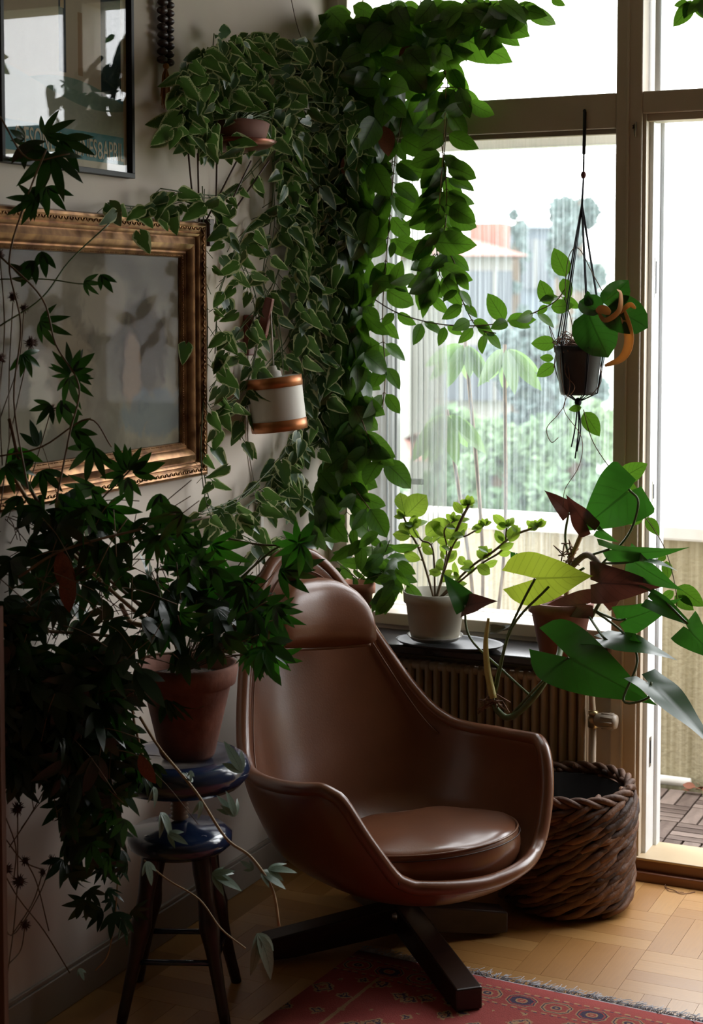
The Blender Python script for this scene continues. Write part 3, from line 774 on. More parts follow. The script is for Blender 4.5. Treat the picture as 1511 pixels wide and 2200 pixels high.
MB().tube(ring2, .0014, 5, closed=True).build('stitching', 'leather_dark', cus)
# head cushion lying against the back
hc = MB(); N1, N2 = 36, 16; HW, HH, HT = .158, .108, .050
def hpt(u, v, s):
    # u,v in -1..1, rounded top, straight bottom
    x = u*HW*(1-.10*max(0, -v)); top = (1-abs(u)**2.6)**.5 if abs(u) < 1 else 0
    z = -HH*.75+(v+1)/2*HH*1.75*(.12+.88*top); e = max(0, (1-abs(u)**3.2))*max(0, (1-abs(v)**3.0))
    y = s*HT*(e**.55)
    bend = -.10*(x/HW)**2*-1
    return Vector((x, y*(1.0 if s > 0 else .35)+bend*.45, z))
g = {}
for s_ in (1, -1):
    for i in range(N1+1):
        for j in range(N2+1):
            g[(s_, i, j)] = len(hc.v); hc.v.append(hpt(-1+2*i/N1, -1+2*j/N2, s_))
    for i in range(N1):
        for j in range(N2):
            q = (g[(s_, i, j)], g[(s_, i+1, j)], g[(s_, i+1, j+1)], g[(s_, i, j+1)]); hc.f.append(q if s_ < 0 else q[::-1])
HM = Matrix.Translation((.0, -.36, .76))@Matrix.Rotation(math.radians(17), 4, 'X')@Matrix.Rotation(math.radians(-5), 4, 'Y')
edge = [HM@hpt(-1+2*i/30, -1, 0) for i in range(31)]
for v in hc.v: v.xyz = (HM@v)
hp_ = hc.build('head_cushion', 'leather', chair)
MB().tube(edge, .0045, 7).build('piping', 'piping', hp_)
# strap over the top of the back holding the head cushion
zt_ = rimz(180); sp_ = [Vector((-.0, -.372, .80))]+[shellpt(180, zt_-.09, .024)+Vector((0, 0, 0)), shellpt(180, zt_-.02, .024), shellpt(180, zt_, 0)+Vector((0, 0, .022)), shellpt(180, zt_-.03, -.022), shellpt(180, zt_-.25, -.022)]
sm_ = MB(); cs_ = cr(sp_, 6)
for p_ in cs_: sm_.v += [p_+Vector((-.018, 0, 0)), p_+Vector((.018, 0, 0))]
for i in range(len(cs_)-1): sm_.f.append((2*i, 2*i+1, 2*i+3, 2*i+2))
sm_.build('strap', 'leather_dark', chair, solid=.004)
# base : column and four tapering wooden feet
MB().lathe([(.10, .152), (.10, .14), (.03, .13), (.028, .09), (.05, .08), (.05, .06)], (0, 0, 0), 20).build('column', 'steel', chair, label='metal swivel column')
for k in range(4):
    a = math.radians((-20, 68, 160, 250)[k]); R3 = Matrix.Rotation(a, 3, 'Z')
    Lg = (.44, .27, .36, .36)[k]
    vs = [(-.03, 0, .03), (.03, 0, .03), (.03, 0, .10), (-.03, 0, .10), (-.032, Lg, .0), (.032, Lg, .0), (.032, Lg, .052), (-.032, Lg, .052), (-.03, Lg*.8, 0), (.03, Lg*.8, 0)]
    MB().add([R3@Vector(v) for v in vs], [(3, 2, 6, 7), (0, 3, 7, 4, 8), (1, 9, 5, 6, 2), (4, 7, 6, 5), (8, 4, 5, 9), (0, 8, 9, 1), (0, 1, 2, 3)]).build('foot', 'dark_wood', chair, False, bevel=.004)

# ================================================================== BASKET
bc = Vector((.838, -.276, 0)); BR = .174; BH = .33
basket = thing('basket', bc, 'tall round basket woven of thick brown vines beside the radiator', 'basket')
MB().lathe([(0, .012), (BR-.03, .012), (BR-.022, .03), (BR-.018, BH-.02), (BR-.030, BH-.02), (BR-.036, .03), (0, .022)], bc, 40).build('shade_lining', 'basket_shade', basket)  # inner surface near black: shade inside the basket put into the colour
sts = []
random.seed(5)
for q in range(4):
    arc = math.radians(62); pts = []
    for i in range(15):
        f = i/14; a = arc*(f-.5); r_ = BR+.010*math.sin(f*PI)-.020*(abs(f-.5)*2)**3+random.uniform(-.0015, .0015)
        pts.append(Vector((r_*math.cos(a), r_*math.sin(a), (f-.5)*.085+.004*math.sin(f*9+q))))
    me = MB().tube(pts, [(.0075+.0022*math.sin(i/14*PI)+random.uniform(-.0008, .0008)) for i in range(15)], 7).mesh('strand'); me.materials.append(M['basket_vine']); sts.append(me)
rows, per = 13, 21
for i in range(rows):
    for j in range(per):
        o = bpy.data.objects.new('strand', random.choice(sts)); COL.objects.link(o); o.parent = basket
        o.location = (0, 0, .048+i*.0198+random.uniform(-.003, .003)); o.rotation_euler = (random.uniform(-.01, .01), 0, 2*PI*(j+.5*(i % 2))/per+random.uniform(-.05, .05))
        s_ = random.uniform(.985, 1.02)*(1-.05*(1-i/rows)); o.scale = (s_, s_, random.uniform(.8, 1.15))
for q in range(3):
    pts = []
    for k in range(96):
        a = 2*PI*k/96; pts.append(bc+Vector(((BR-.004+.008*math.sin(a*8+q*2.1))*math.cos(a), (BR-.004+.008*math.sin(a*8+q*2.1))*math.sin(a), BH-.008+.010*math.cos(a*8+q*2.1)+.006*math.sin(a*2))))
    MB().tube(pts, .0085, 8, closed=True).build('rim_strand', 'basket_vine', basket)

# ================================================================== STOOL WITH TERRACOTTA POT
T_ = 3.74
sc_ = at(385, 1650, T_); sc_.z = 0
stool = thing('stool', sc_, 'dark blue painted screw stool carrying the terracotta pot', 'stool')
MB().lathe([(a_, b_+.05) for a_, b_ in [(0, .455), (.11, .455), (.142, .462), (.160, .482), (.163, .500), (.155, .518), (.14, .527), (.115, .527), (.10, .522), (0, .521)]], sc_, 40).build('seat', 'stool_paint', stool)
pr = [(.018, .505)]
z = .50
while z > .425: pr += [(.0215, z), (.0165, z-.005)]; z -= .0095
MB().lathe(pr, sc_, 20).build('screw', 'spindle_wood', stool, label='pale threaded wooden screw')
MB().lathe([(a_, b_+.05) for a_, b_ in [(0, .375), (.03, .375), (.05, .365), (.105, .358), (.120, .345), (.120, .325), (.105, .312), (.05, .305), (0, .305)]], sc_, 32).build('hub', 'stool_paint', stool)
for k in range(4):
    a = PI/4+k*PI/2+.4; d = Vector((math.cos(a), math.sin(a), 0))
    MB().tube(cr([sc_+d*.075+ZZ*.38, sc_+d*.10+ZZ*.25, sc_+d*.125+ZZ*.14, sc_+d*.165+ZZ*.0], 5), [.022]*3+[.020, .018, .019, .022, .024, .021, .018, .016, .015, .014, .013, .013, .012], 12).build('leg', 'dark_wood', stool)  # legs not in the blue paint: shade under the stool put into their colour
    MB().ball(sc_+d*.088+ZZ*.395, .020, 12, 8, (1, 1, .8)).build('leg_cap', 'stool_paint', stool)
    d2 = Vector((math.cos(a+PI/2), math.sin(a+PI/2), 0))
    MB().tube([sc_+d*.13+ZZ*.13, sc_+d2*.13+ZZ*.13], .007, 8).build('stretcher', 'stool_paint', stool)
pc = at(403, 1640, T_-.01); pc.z = .5775
ivy = thing('lobed_leaf_plant', pc, 'sprawling dark lobed-leaf plant in a weathered terracotta pot on the blue stool', 'plant')
PH = .215
MB().lathe([(0, 0), (.058, 0), (.063, .008), (.098, PH-.055), (.102, PH-.050), (.110, PH-.046), (.117, PH-.006), (.112, PH), (.104, PH-.002), (.100, PH-.03), (.095, PH-.035), (.0, PH-.033)], pc, 40).build('pot', 'pot_weathered', ivy)
MB().lathe([(0, PH-.03), (.06, PH-.026), (.097, PH-.034)], pc, 24).build('soil', 'soil', ivy)

# ================================================================== POSTER
random.seed(11)
X0 = .0
def wl(x, y, d=0.): return onp(x, y, 0, d)
pbr = wl(288, 384, .02); ptl_y = wl(2, 350, .02).y; pz0 = pbr.z; pz1 = pz0+1.0; py1 = pbr.y; py0 = ptl_y
po = thing('poster', (.0, (py0+py1)/2, pz0), 'glazed blue-green theatre poster in a thin black frame', 'poster')
fw = .012
boxo('frame_rail', 'black_frame', (.002, py0, pz0), (.024, py1, pz0+fw), po, .001)
boxo('frame_rail', 'black_frame', (.002, py0, pz1-fw), (.024, py1, pz1), po, .001)
boxo('frame_rail', 'black_frame', (.002, py0, pz0+fw), (.024, py0+fw, pz1-fw), po, .001)
boxo('frame_rail', 'black_frame', (.002, py1-fw, pz0+fw), (.024, py1, pz1-fw), po, .001)
boxo('paper', 'cream_paper', (.003, py0+fw, pz0+fw), (.008, py1-fw, pz1-fw), po, 0)
def poster_art():
    m, nt, p = newmat('poster_print'); t = nt.nodes.new('ShaderNodeTexCoord'); s_ = nt.nodes.new('ShaderNodeSeparateXYZ'); nt.links.new(t.outputs['Generated'], s_.inputs[0])
    y, z = s_.outputs[1], s_.outputs[2]
    hill = math_(nt, 'LESS_THAN', z, math_(nt, 'MULTIPLY_ADD', math_(nt, 'SINE', math_(nt, 'MULTIPLY', y, 3.1)), .045, .085))
    hill2 = math_(nt, 'LESS_THAN', z, math_(nt, 'MULTIPLY_ADD', math_(nt, 'SINE', math_(nt, 'MULTIPLY_ADD', y, 3.2, 2.2)), .04, .10))
    c = mixc(nt, noise(nt, 6, 4), (.05, .17, .22), (.16, .34, .38))
    sk = math_(nt, 'LESS_THAN', math_(nt, 'ABSOLUTE', math_(nt, 'SUBTRACT', z, .30)), .2)
    c = mixc(nt, sk, c, (.42, .36, .27))
    c = mixc(nt, hill, c, (.18, .26, .22)); c = mixc(nt, hill2, c, (.34, .36, .30))
    for (a, b_, lo, hi, col) in ((.44, .50, .14, .34, (.05, .07, .09)), (.455, .485, .30, .37, (.45, .35, .22)), (.60, .64, .14, .30, (.30, .2, .12)), (.80, .98, .10, .5, (.02, .035, .04)), (.35, .75, .5, .56, (.35, .27, .1))):
        i = math_(nt, 'MULTIPLY', math_(nt, 'MULTIPLY', math_(nt, 'GREATER_THAN', y, a), math_(nt, 'LESS_THAN', y, b_)), math_(nt, 'MULTIPLY', math_(nt, 'GREATER_THAN', z, lo), math_(nt, 'LESS_THAN', z, hi)))
        c = mixc(nt, i, c, col)
    nt.links.new(c, p.inputs[0]); p.inputs['Roughness'].default_value = .8; p.inputs['Specular IOR Level'].default_value = .1; MATS['poster_print'] = m
poster_art(); mat('teal_print', (.035, .17, .20), .7, c2=(.05, .20, .235), scale=20)
bz0 = pz0+fw+.018; bz1 = wl(288, 300, .01).z
boxo('picture_print', 'poster_print', (.008, py0+fw+.014, bz1), (.0085, py1-fw-.014, pz1-fw-.016), po, 0)
boxo('title_band', 'teal_print', (.008, py0+fw+.014, bz0), (.0086, py1-fw-.014, bz1), po, 0)
def text(s_, y0, y1, z0, z1, x, m, parent, name='lettering'):
    cu = bpy.data.curves.new(name, 'FONT'); cu.body = s_; cu.extrude = .0004; cu.offset = .004; cu.materials.append(M[m])
    tmp = bpy.data.objects.new('t', cu); COL.objects.link(tmp); bpy.context.view_layer.update()
    dg = bpy.context.evaluated_depsgraph_get(); me = bpy.data.meshes.new_from_object(tmp.evaluated_get(dg)); bpy.data.objects.remove(tmp)
    xs = [v.co.x for v in me.vertices]; ys = [v.co.y for v in me.vertices]
    for v in me.vertices:
        u_ = (v.co.x-min(xs))/(max(xs)-min(xs)); w_ = (v.co.y-min(ys))/(max(ys)-min(ys)); e = v.co.z
        v.co = Vector((x+e, y0+(y1-y0)*u_, z0+(z1-z0)*w_))-ORG[parent.name]
    o = bpy.data.objects.new(name, me); COL.objects.link(o); o.parent = parent; return o
ty = lambda px: wl(px, 330, .009).y
text('SÆSONEN', ty(34), ty(132), bz0+.008, bz1-.010, .0092, 'cream_paper', po)
text('AABNES', ty(139), ty(208), bz0+.008, bz1-.014, .0092, 'cream_paper', po)
text('8', ty(210), ty(220), bz0+.006, bz1-.018, .0092, 'cream_paper', po)
text('APRIL', ty(221), ty(266), bz0+.008, bz1-.014, .0092, 'cream_paper', po)
MB().box((.014, py0+fw, pz0+fw), (.016, py1-fw, pz1-fw)).build('glazing', 'picture_glass', po, False)

# ================================================================== GILT-FRAMED PICTURE
gy1 = wl(440, 600, .03).y; gz1 = wl(440, 478, .03).z; gz0 = wl(436, 1022, .03).z; gy0 = gy1-1.02
gp = thing('gilt_picture', (0, (gy0+gy1)/2, gz0), 'large old painting behind glass in a wide ornate gilt frame', 'picture')
prof = [(0, .0), (0, .030), (.004, .038), (.010, .040), (.022, .034), (.027, .030), (.031, .034), (.036, .032), (.040, .026), (.058, .034), (.068, .030), (.076, .020), (.080, .022), (.085, .018), (.090, .014), (.092, .004)]  # inward distance, height off the wall
def rail(side):
    c = MB()
    for i in (0, 1):
        for (d, h) in prof:
            if side == 'top': c.v.append(Vector((h, gy0+d if i == 0 else gy1-d, gz1-d)))
            if side == 'bottom': c.v.append(Vector((h, gy0+d if i == 0 else gy1-d, gz0+d)))
            if side == 'right': c.v.append(Vector((h, gy1-d, gz0+d if i == 0 else gz1-d)))
            if side == 'left': c.v.append(Vector((h, gy0+d, gz0+d if i == 0 else gz1-d)))
    n_ = len(prof)
    for k in range(n_-1): c.f.append((k, k+1, n_+k+1, n_+k))
    return c.build('frame_rail', 'gilt', gp, True, auto=35)
for side in ('top', 'bottom', 'right', 'left'):
    r_ = rail(side); om = MB()
    L_ = (gy1-gy0) if side in ('top', 'bottom') else (gz1-gz0); k = int(L_/.021)
    for i in range(1, k):
        s_ = i*L_/k
        for (dd, hh, rr) in ((.017, .037, .0062), (.087, .0165, .0018)):
            for e in ((-.3, .3) if rr > .003 else (-.35, -.1, .15, .4)):
                q = s_+e*.018
                if side == 'top': c = Vector((hh, gy0+q, gz1-dd)); u_ = Vector((0, 1, 0)); v_ = ZZ
                elif side == 'bottom': c = Vector((hh, gy0+q, gz0+dd)); u_ = Vector((0, 1, 0)); v_ = ZZ
                elif side == 'right': c = Vector((hh, gy1-dd, gz0+q)); u_ = ZZ; v_ = Vector((0, 1, 0))
                else: c = Vector((hh, gy0+dd, gz0+q)); u_ = ZZ; v_ = Vector((0, 1, 0))
                if rr > .003:
                    dr = (u_*.8+v_*(.6 if e > 0 else -.6)).normalized()
                    om.tube([c-dr*.008, c, c+dr*.008], [.001, .0030, .001], 5)
                else: om.ball(c, rr, 5, 3)
    om.build('carved_ornament', 'gilt', r_, kind='stuff')
def canvas():
    m, nt, p = newmat('old_painting'); t = nt.nodes.new('ShaderNodeTexCoord'); s_ = nt.nodes.new('ShaderNodeSeparateXYZ'); nt.links.new(t.outputs['Generated'], s_.inputs[0])
    y, z = s_.outputs[1], s_.outputs[2]
    n1 = noise(nt, 4.5, 6, dist=.6); n2 = noise(nt, 16, 8, dist=1.)
    c = ramp(nt, n1, [(.3, (.05, .042, .03)), (.5, (.13, .115, .085)), (.65, (.24, .21, .155)), (.8, (.12, .13, .13))])
    c = mixc(nt, math_(nt, 'MULTIPLY', n2, .6), c, (.10, .075, .05))
    for (cy, cz, ry, rz_, col, f_) in ((.60, .75, .13, .18, (.24, .20, .15), .6), (.42, .42, .13, .30, (.22, .17, .11), .5), (.80, .50, .14, .34, (.05, .038, .028), .85), (.74, .40, .05, .26, (.22, .15, .10), .7), (.86, .18, .2, .14, (.10, .12, .13), .7), (.30, .30, .06, .18, (.34, .30, .22), .7)):
        a = math_(nt, 'POWER', math_(nt, 'DIVIDE', math_(nt, 'SUBTRACT', y, cy), ry), 2.); b_ = math_(nt, 'POWER', math_(nt, 'DIVIDE', math_(nt, 'SUBTRACT', z, cz), rz_), 2.)
        e = math_(nt, 'SUBTRACT', 1., math_(nt, 'ADD', math_(nt, 'ADD', a, b_), math_(nt, 'MULTIPLY', math_(nt, 'SUBTRACT', n2, .5), 2.)))
        c = mixc(nt, math_(nt, 'MULTIPLY', math_(nt, 'MINIMUM', math_(nt, 'MAXIMUM', math_(nt, 'MULTIPLY', e, 2.), 0.), 1.), f_), c, col)
    nt.links.new(c, p.inputs[0]); p.inputs['Roughness'].default_value = .8; p.inputs['Specular IOR Level'].default_value = .08; MATS['old_painting'] = m
canvas()
boxo('canvas', 'old_painting', (.003, gy0+.088, gz0+.088), (.007, gy1-.088, gz1-.088), gp, 0)
MB().box((.009, gy0+.088, gz0+.088), (.011, gy1-.088, gz1-.088)).build('glazing', 'old_picture_glass', gp, False)

# ================================================================== WALL LAMP
la = wl(528, 720, .0)
lamp = thing('bracket_lamp', (0, la.y, la.z), 'white drum wall lamp with copper bands hanging from a red-brown wooden arm', 'lamp')
boxo('wall_plate', 'red_wood', (.001, la.y-.016, la.z-.055), (.018, la.y+.016, la.z+.055), lamp, .003)
lt_ = off(588, 868, .17); top = lt_+ZZ*.073
armtop = Vector((top.x-.01, top.y, wl(580, 640, .1).z))
ap = [Vector((.012, la.y, la.z-.01)), Vector((.05, la.y, la.z+.0)), armtop]
aa = MB(); d = (armtop-ap[1]); sd_ = d.cross(ZZ).normalized()*.010; uz = d.cross(sd_).normalized()*.014
for p_, k in ((ap[1], 1.), (armtop, .8)): aa.v += [p_+sd_*k+uz*k, p_-sd_*k+uz*k, p_-sd_*k-uz*k, p_+sd_*k-uz*k]
aa.f += [(0, 1, 5, 4), (1, 2, 6, 5), (2, 3, 7, 6), (3, 0, 4, 7), (3, 2, 1, 0), (4, 5, 6, 7)]
aa.build('arm', 'red_wood', lamp, False, bevel=.003)
MB().tube([ap[0], ap[1]+Vector((.01, 0, 0))], .010, 10).build('bracket', 'red_wood', lamp)
MB().tube([armtop, top+ZZ*.03], .0022, 6).build('cord', 'white_cable', lamp)
TR = Matrix.Rotation(math.radians(-6.5), 3, FH)
MB().lathe([(.0, .03), (.010, .03), (.013, .018), (.021, .014), (.023, .0), (.03, -.003), (0, -.003)], top, 20, tilt=TR).build('socket', 'lamp_white', lamp)
SR, SH = .0735, .145
s_ = MB().lathe([(SR, 0), (SR+.001, -.026), (SR+.0012, -SH+.026), (SR, -SH), (SR-.003, -SH), (SR-.003, 0)], top, 40, tilt=TR)
s_.f.append(tuple(range(40)))
shd = s_.build('shade', 'lamp_white', lamp, auto=40)
MB().lathe([(SR+.0005, 0), (SR+.0025, 0), (SR+.0030, -.028), (SR+.0012, -.028)], top, 40, tilt=TR).build('band', 'copper_band', shd)
MB().lathe([(SR+.0012, -SH+.029), (SR+.0030, -SH+.029), (SR+.0025, -SH), (SR+.0005, -SH)], top, 40, tilt=TR).build('band', 'copper_band', shd)
MB().lathe([(.022, 0), (.03, -.04), (.028, -.06), (.012, -.075), (0, -.078)], top-ZZ*.02, 16).build('bulb', 'white_glaze', lamp)
w0 = Vector((.004, la.y+.005, la.z-.05)); cz = wl(556, 1110, .006)
MB().tube(cr([w0, w0-ZZ*.1+Vector((0, .004, 0)), w0-ZZ*.25, cz+ZZ*.03], 6), .002, 6).tube(cr([cz-ZZ*.03, cz-ZZ*.10, Vector((.006, cz.y+.01, cz.z-.26))], 6), .002, 6).build('cable', 'white_cable', lamp)
boxo('switch', 'lamp_white', (.001, cz.y-.010, cz.z-.034), (.018, cz.y+.010, cz.z+.034), lamp, .004)

# ================================================================== BEAD STRING
g0 = wl(355, 0, .02)
bs = thing('bead_garland', wl(355, 130, .02), 'string of dark disc beads with an orange-brown tassel on the wall', 'garland')
random.seed(4)
MB().tube([g0+ZZ*.25, wl(358, 150, .02)], .0015, 5).build('string', 'stem_tan', bs)
for i in range(-4, 8):
    y = 8+i*17.6
    for sd_ in (-1, 1):
        c = wl(356+sd_*7+random.uniform(-1, 1), y+sd_*3, .022+random.uniform(-.003, .003))
        MB().ball(c, .0165, 10, 7, (.75, 1.0, .6)).build('bead', 'bead', bs)
tz = wl(357, 142, .02)
tm = MB()
for i in range(34):
    a = random.uniform(0, 2*PI); r_ = random.uniform(.002, .012)
    e = tz+Vector((max(-.012, math.cos(a)*r_), math.sin(a)*r_-.004, -random.uniform(.07, .105)))
    tm.tube([tz, tz.lerp(e, .3)+Vector((math.cos(a)*.005, math.sin(a)*.005, 0)), e], .0012, 4)
tm.build('tassel', 'tassel', bs, kind='stuff', label='orange-brown tassel')
MB().ball(tz, .008, 8, 6).build('knot', 'tassel', bs)

# ================================================================== RUG
r1 = onp(985, 2090, 2, .004); r2 = onp(1511, 2201, 2, .004); rd = (r2-r1).normalized(); ra = math.atan2(rd.y, rd.x)
ro = r1-rd*.27
rug = thing('rug', (ro.x, ro.y, .0), 'red patterned oriental rug with grey fringe lying under the chair foot', 'rug', rz=ra)
def rugmat():
    m, nt, p = newmat('rug_wool'); t = nt.nodes.new('ShaderNodeTexCoord'); s_ = nt.nodes.new('ShaderNodeSeparateXYZ'); nt.links.new(t.outputs['Object'], s_.inputs[0])
    x, y = s_.outputs[0], math_(nt, 'MULTIPLY', s_.outputs[1], -1.)
    nz = noise(nt, 90, 4); nl = noise(nt, 9, 4)
    x = math_(nt, 'ADD', x, math_(nt, 'MULTIPLY', math_(nt, 'SUBTRACT', nz, .5), .006)); 
    red = mixc(nt, nl, (.30, .035, .035), (.42, .075, .06)); tan = (.42, .25, .12); navy = (.03, .025, .07)
    def band(a, b_): return math_(nt, 'MULTIPLY', math_(nt, 'GREATER_THAN', y, a), math_(nt, 'LESS_THAN', y, b_))
    c = red
    # dashed guard stripes
    for a in (.040, .120):
        dsh = math_(nt, 'GREATER_THAN', math_(nt, 'SINE', math_(nt, 'MULTIPLY', x, 260.)), -.2)
        c = mixc(nt, math_(nt, 'MULTIPLY', band(a, a+.006), dsh), c, tan)
        c = mixc(nt, math_(nt, 'MULTIPLY', band(a+.007, a+.010), math_(nt, 'GREATER_THAN', math_(nt, 'SINE', math_(nt, 'MULTIPLY', x, 330.)), .1)), c, navy)
    # octagon medallions
    P_ = .085
    fx = math_(nt, 'SUBTRACT', math_(nt, 'MULTIPLY', math_(nt, 'FRACT', math_(nt, 'DIVIDE', x, P_)), P_), P_/2)
    alt = math_(nt, 'GREATER_THAN', math_(nt, 'FRACT', math_(nt, 'DIVIDE', x, P_*2)), .5)
    dx = math_(nt, 'ABSOLUTE', fx); dy = math_(nt, 'ABSOLUTE', math_(nt, 'SUBTRACT', y, .084))
    oc = math_(nt, 'MAXIMUM', math_(nt, 'MAXIMUM', dx, math_(nt, 'MULTIPLY', dy, 1.25)), math_(nt, 'MULTIPLY', math_(nt, 'ADD', dx, dy), .74))
    oc = math_(nt, 'ADD', oc, math_(nt, 'MULTIPLY', math_(nt, 'SUBTRACT', nz, .5), .004))
    def lt(v): return math_(nt, 'LESS_THAN', oc, v)
    c = mixc(nt, lt(.036), c, tan); c = mixc(nt, lt(.033), c, navy)
    c = mixc(nt, lt(.030), c, mixc(nt, alt, tan, red)); c = mixc(nt, lt(.026), c, mixc(nt, alt, red, navy)); c = mixc(nt, lt(.014), c, tan)
    c = mixc(nt, lt(.010), c, mixc(nt, alt, navy, red)); c = mixc(nt, lt(.004), c, tan)
    # field
    vo = nt.nodes.new('ShaderNodeTexVoronoi'); vo.inputs['Scale'].default_value = 13; vo.distance = 'MANHATTAN'; nt.links.new(t.outputs['Object'], vo.inputs[0])
    d_ = math_(nt, 'ADD', vo.outputs['Distance'], math_(nt, 'MULTIPLY', math_(nt, 'SUBTRACT', nz, .5), .5))
    fc = mixc(nt, math_(nt, 'LESS_THAN', d_, .52), red, tan); fc = mixc(nt, math_(nt, 'LESS_THAN', d_, .42), fc, navy); fc = mixc(nt, math_(nt, 'LESS_THAN', d_, .34), fc, tan); fc = mixc(nt, math_(nt, 'LESS_THAN', d_, .2), fc, red)
    c = mixc(nt, math_(nt, 'GREATER_THAN', y, .14), c, fc)
    sb = math_(nt, 'MULTIPLY', math_(nt, 'GREATER_THAN', x, .118), math_(nt, 'LESS_THAN', x, .128)); sb = math_(nt, 'MULTIPLY', sb, math_(nt, 'GREATER_THAN', y, .13))
    c = mixc(nt, sb, c, tan)
    c = mixc(nt, math_(nt, 'LESS_THAN', y, .004), c, (.45, .42, .45))
    c = mixc(nt, math_(nt, 'MULTIPLY', nz, .35), c, (.12, .04, .03))
    nt.links.new(c, p.inputs[0]); p.inputs['Roughness'].default_value = .95; bump(nt, p, noise(nt, 300, 2), .6, .003); MATS['rug_wool'] = m
rugmat()
f = MB()
nx, ny = 40, 24; W_, D_ = 2.4, 1.5
for i in range(nx+1):
    for j in range(ny+1): f.v.append(Vector((W_*i/nx, -D_*j/ny, .0065+.0012*math.sin(i*1.3)*math.sin(j*.9))))
for i in range(nx):
    for j in range(ny): a = i*(ny+1)+j; f.f.append((a, a+1, a+ny+2, a+ny+1))
n0 = len(f.v)
o = f.build('pile', 'rug_wool', rug, solid=.0); o.data.flip_normals() if hasattr(o.data, 'flip_normals') else None
q = o.modifiers.new('s', 'SOLIDIFY'); q.thickness = .005; q.offset = -1 if False else 0
fr = MB(); random.seed(2)
for i in range(1500):
    x = random.uniform(0, W_); x = x+(round(x/.018)*.018-x)*.45
    l = random.uniform(.018, .042); a = random.gauss(.25, .55)
    p0 = Vector((x, -.001, .006)); p1 = p0+Vector((math.sin(a)*l*.5, math.cos(a)*l*.5, random.uniform(.0, .008))); p2 = p1+Vector((math.sin(a+.4)*l*.5, math.cos(a+.4)*l*.5, -.002+random.uniform(-.004, .006)))
    p1.z = max(p1.z, .003); p2.z = max(p2.z, .002)
    fr.tube([p0, p1, p2], [.0012, .0011, .0007], 3)
fr.build('fringe', 'fringe', rug, kind='stuff')
# twig on the floor
tw = thing('dry_twig', onp(1450, 1908, 2, 0), 'thin curled reddish twig lying on the parquet by the threshold', 'twig')
MB().tube(cr([onp(x, y, 2, .002) for x, y in ((1432, 1898), (1430, 1906), (1450, 1913), (1462, 1920), (1480, 1919), (1494, 1916))], 5), .0011, 5).tube(cr([onp(x, y, 2, .002) for x, y in ((1430, 1906), (1440, 1915), (1470, 1917))], 5), .0009, 5).build('stem', 'root', tw)

# ================================================================== POTHOS ON THE WALL DISH
random.seed(21)
dc = off(495, 318, .24)
poth = thing('pothos_plant', dc, 'huge variegated trailing pothos mounded on a copper dish in the room corner', 'plant')
MB().lathe([(0, -.012), (.05, -.010), (.10, .002), (.118, .016), (.114, .018), (.096, .008), (0, -.002)], dc, 36).build('dish', 'dish_copper', poth, label='copper coloured dish')
MB().lathe([(0, .002), (.085, .006), (.10, .06), (.092, .065), (0, .06)], dc, 24).build('pot', 'terracotta_dark', poth)
for (x0, y0, x1, y1) in ((405, 330, 418, 470), (425, 330, 428, 478), (466, 335, 464, 500), (512, 340, 440, 480), (578, 345, 470, 500), (540, 345, 455, 520)):
    MB().tube([off(x0, y0, .22), off(x1, y1, .03)], .0024, 6).build('rod', 'rod_brown', poth)
boxo('wall_bracket', 'rod_brown', tuple(wl(446, 530, .002)+Vector((0, -.012, 0))), tuple(wl(446, 470, .03)+Vector((0, .012, 0))), poth, .002)
fill(poth, [(385, 150), (450, 92), (560, 68), (660, 90), (720, 110), (770, 210), (780, 330), (690, 330), (640, 320), (500, 318), (350, 318), (362, 240)], 560, .10, .40, L_poth, .052, down=.55)
fill(poth, [(600, 320), (760, 320), (760, 480), (735, 620), (730, 760), (715, 900), (690, 760), (650, 740), (625, 560), (600, 420)], 520, .06, .26, L_poth, .054, down=.7)
fill(poth, [(640, 740), (710, 760), (700, 900), (640, 980), (660, 1080), (600, 1120), (590, 1000), (650, 900)], 70, .05, .2, L_poth, .054, down=.7)
# stalks running to the leaves of the mound
for k in range(46):
    a = random.uniform(0, 2*PI); q = off(random.uniform(390, 750), random.uniform(110, 300), random.uniform(.1, .36))
    MB_ = PET.setdefault(poth.name, (poth, 'stem_green', MB())); MB_[2].tube(cr([dc+ZZ*.05, (dc+q)/2+ZZ*random.uniform(.0, .08), q], 4), .0016, 4)
PV = [([(435, 400), (441, 560), (446, 700), (443, 860), (436, 980), (455, 1090), (500, 1150)], .045),
      ([(470, 470), (505, 530), (545, 620), (556, 700), (540, 800), (500, 856), (468, 862)], .06),
      ([(590, 330), (582, 480), (566, 600), (600, 700), (610, 800)], .12),
      ([(660, 720), (652, 880), (620, 960), (560, 1030), (500, 1075), (430, 1100)], .09),
      ([(420, 420), (360, 436), (300, 444), (232, 436)], .055),
      ([(610, 440), (540, 480), (500, 560), (470, 640), (462, 760)], .08),
      ([(700, 880), (700, 930), (664, 955), (625, 935)], .12),
      ([(630, 980), (590, 1040), (560, 1100), (525, 1135)], .08),
      ([(560, 340), (500, 410), (460, 420), (345, 405)], .10),
      ([(610, 560), (570, 640), (520, 700), (480, 790), (450, 840)], .05),
      ([(640, 600), (620, 720), (560, 800), (530, 870), (520, 940)], .05),
      ([(446, 1085), (500, 1100), (560, 1060), (600, 990)], .06),
      ([(520, 1150), (560, 1165), (610, 1150)], .08)]
for pts, o_ in PV:
    vine(poth, [off(x, y, o_+random.uniform(-.01, .01)) for x, y in pts], L_poth, .050, .034, r=.0016, sm='stem_green', pet=.55, down=.6)
    vine(poth, [off(x+random.uniform(-8, 8), y+6, o_+.015) for x, y in pts], L_poth, .044, .05, r=.0013, sm='stem_green', pet=.6, down=.6)
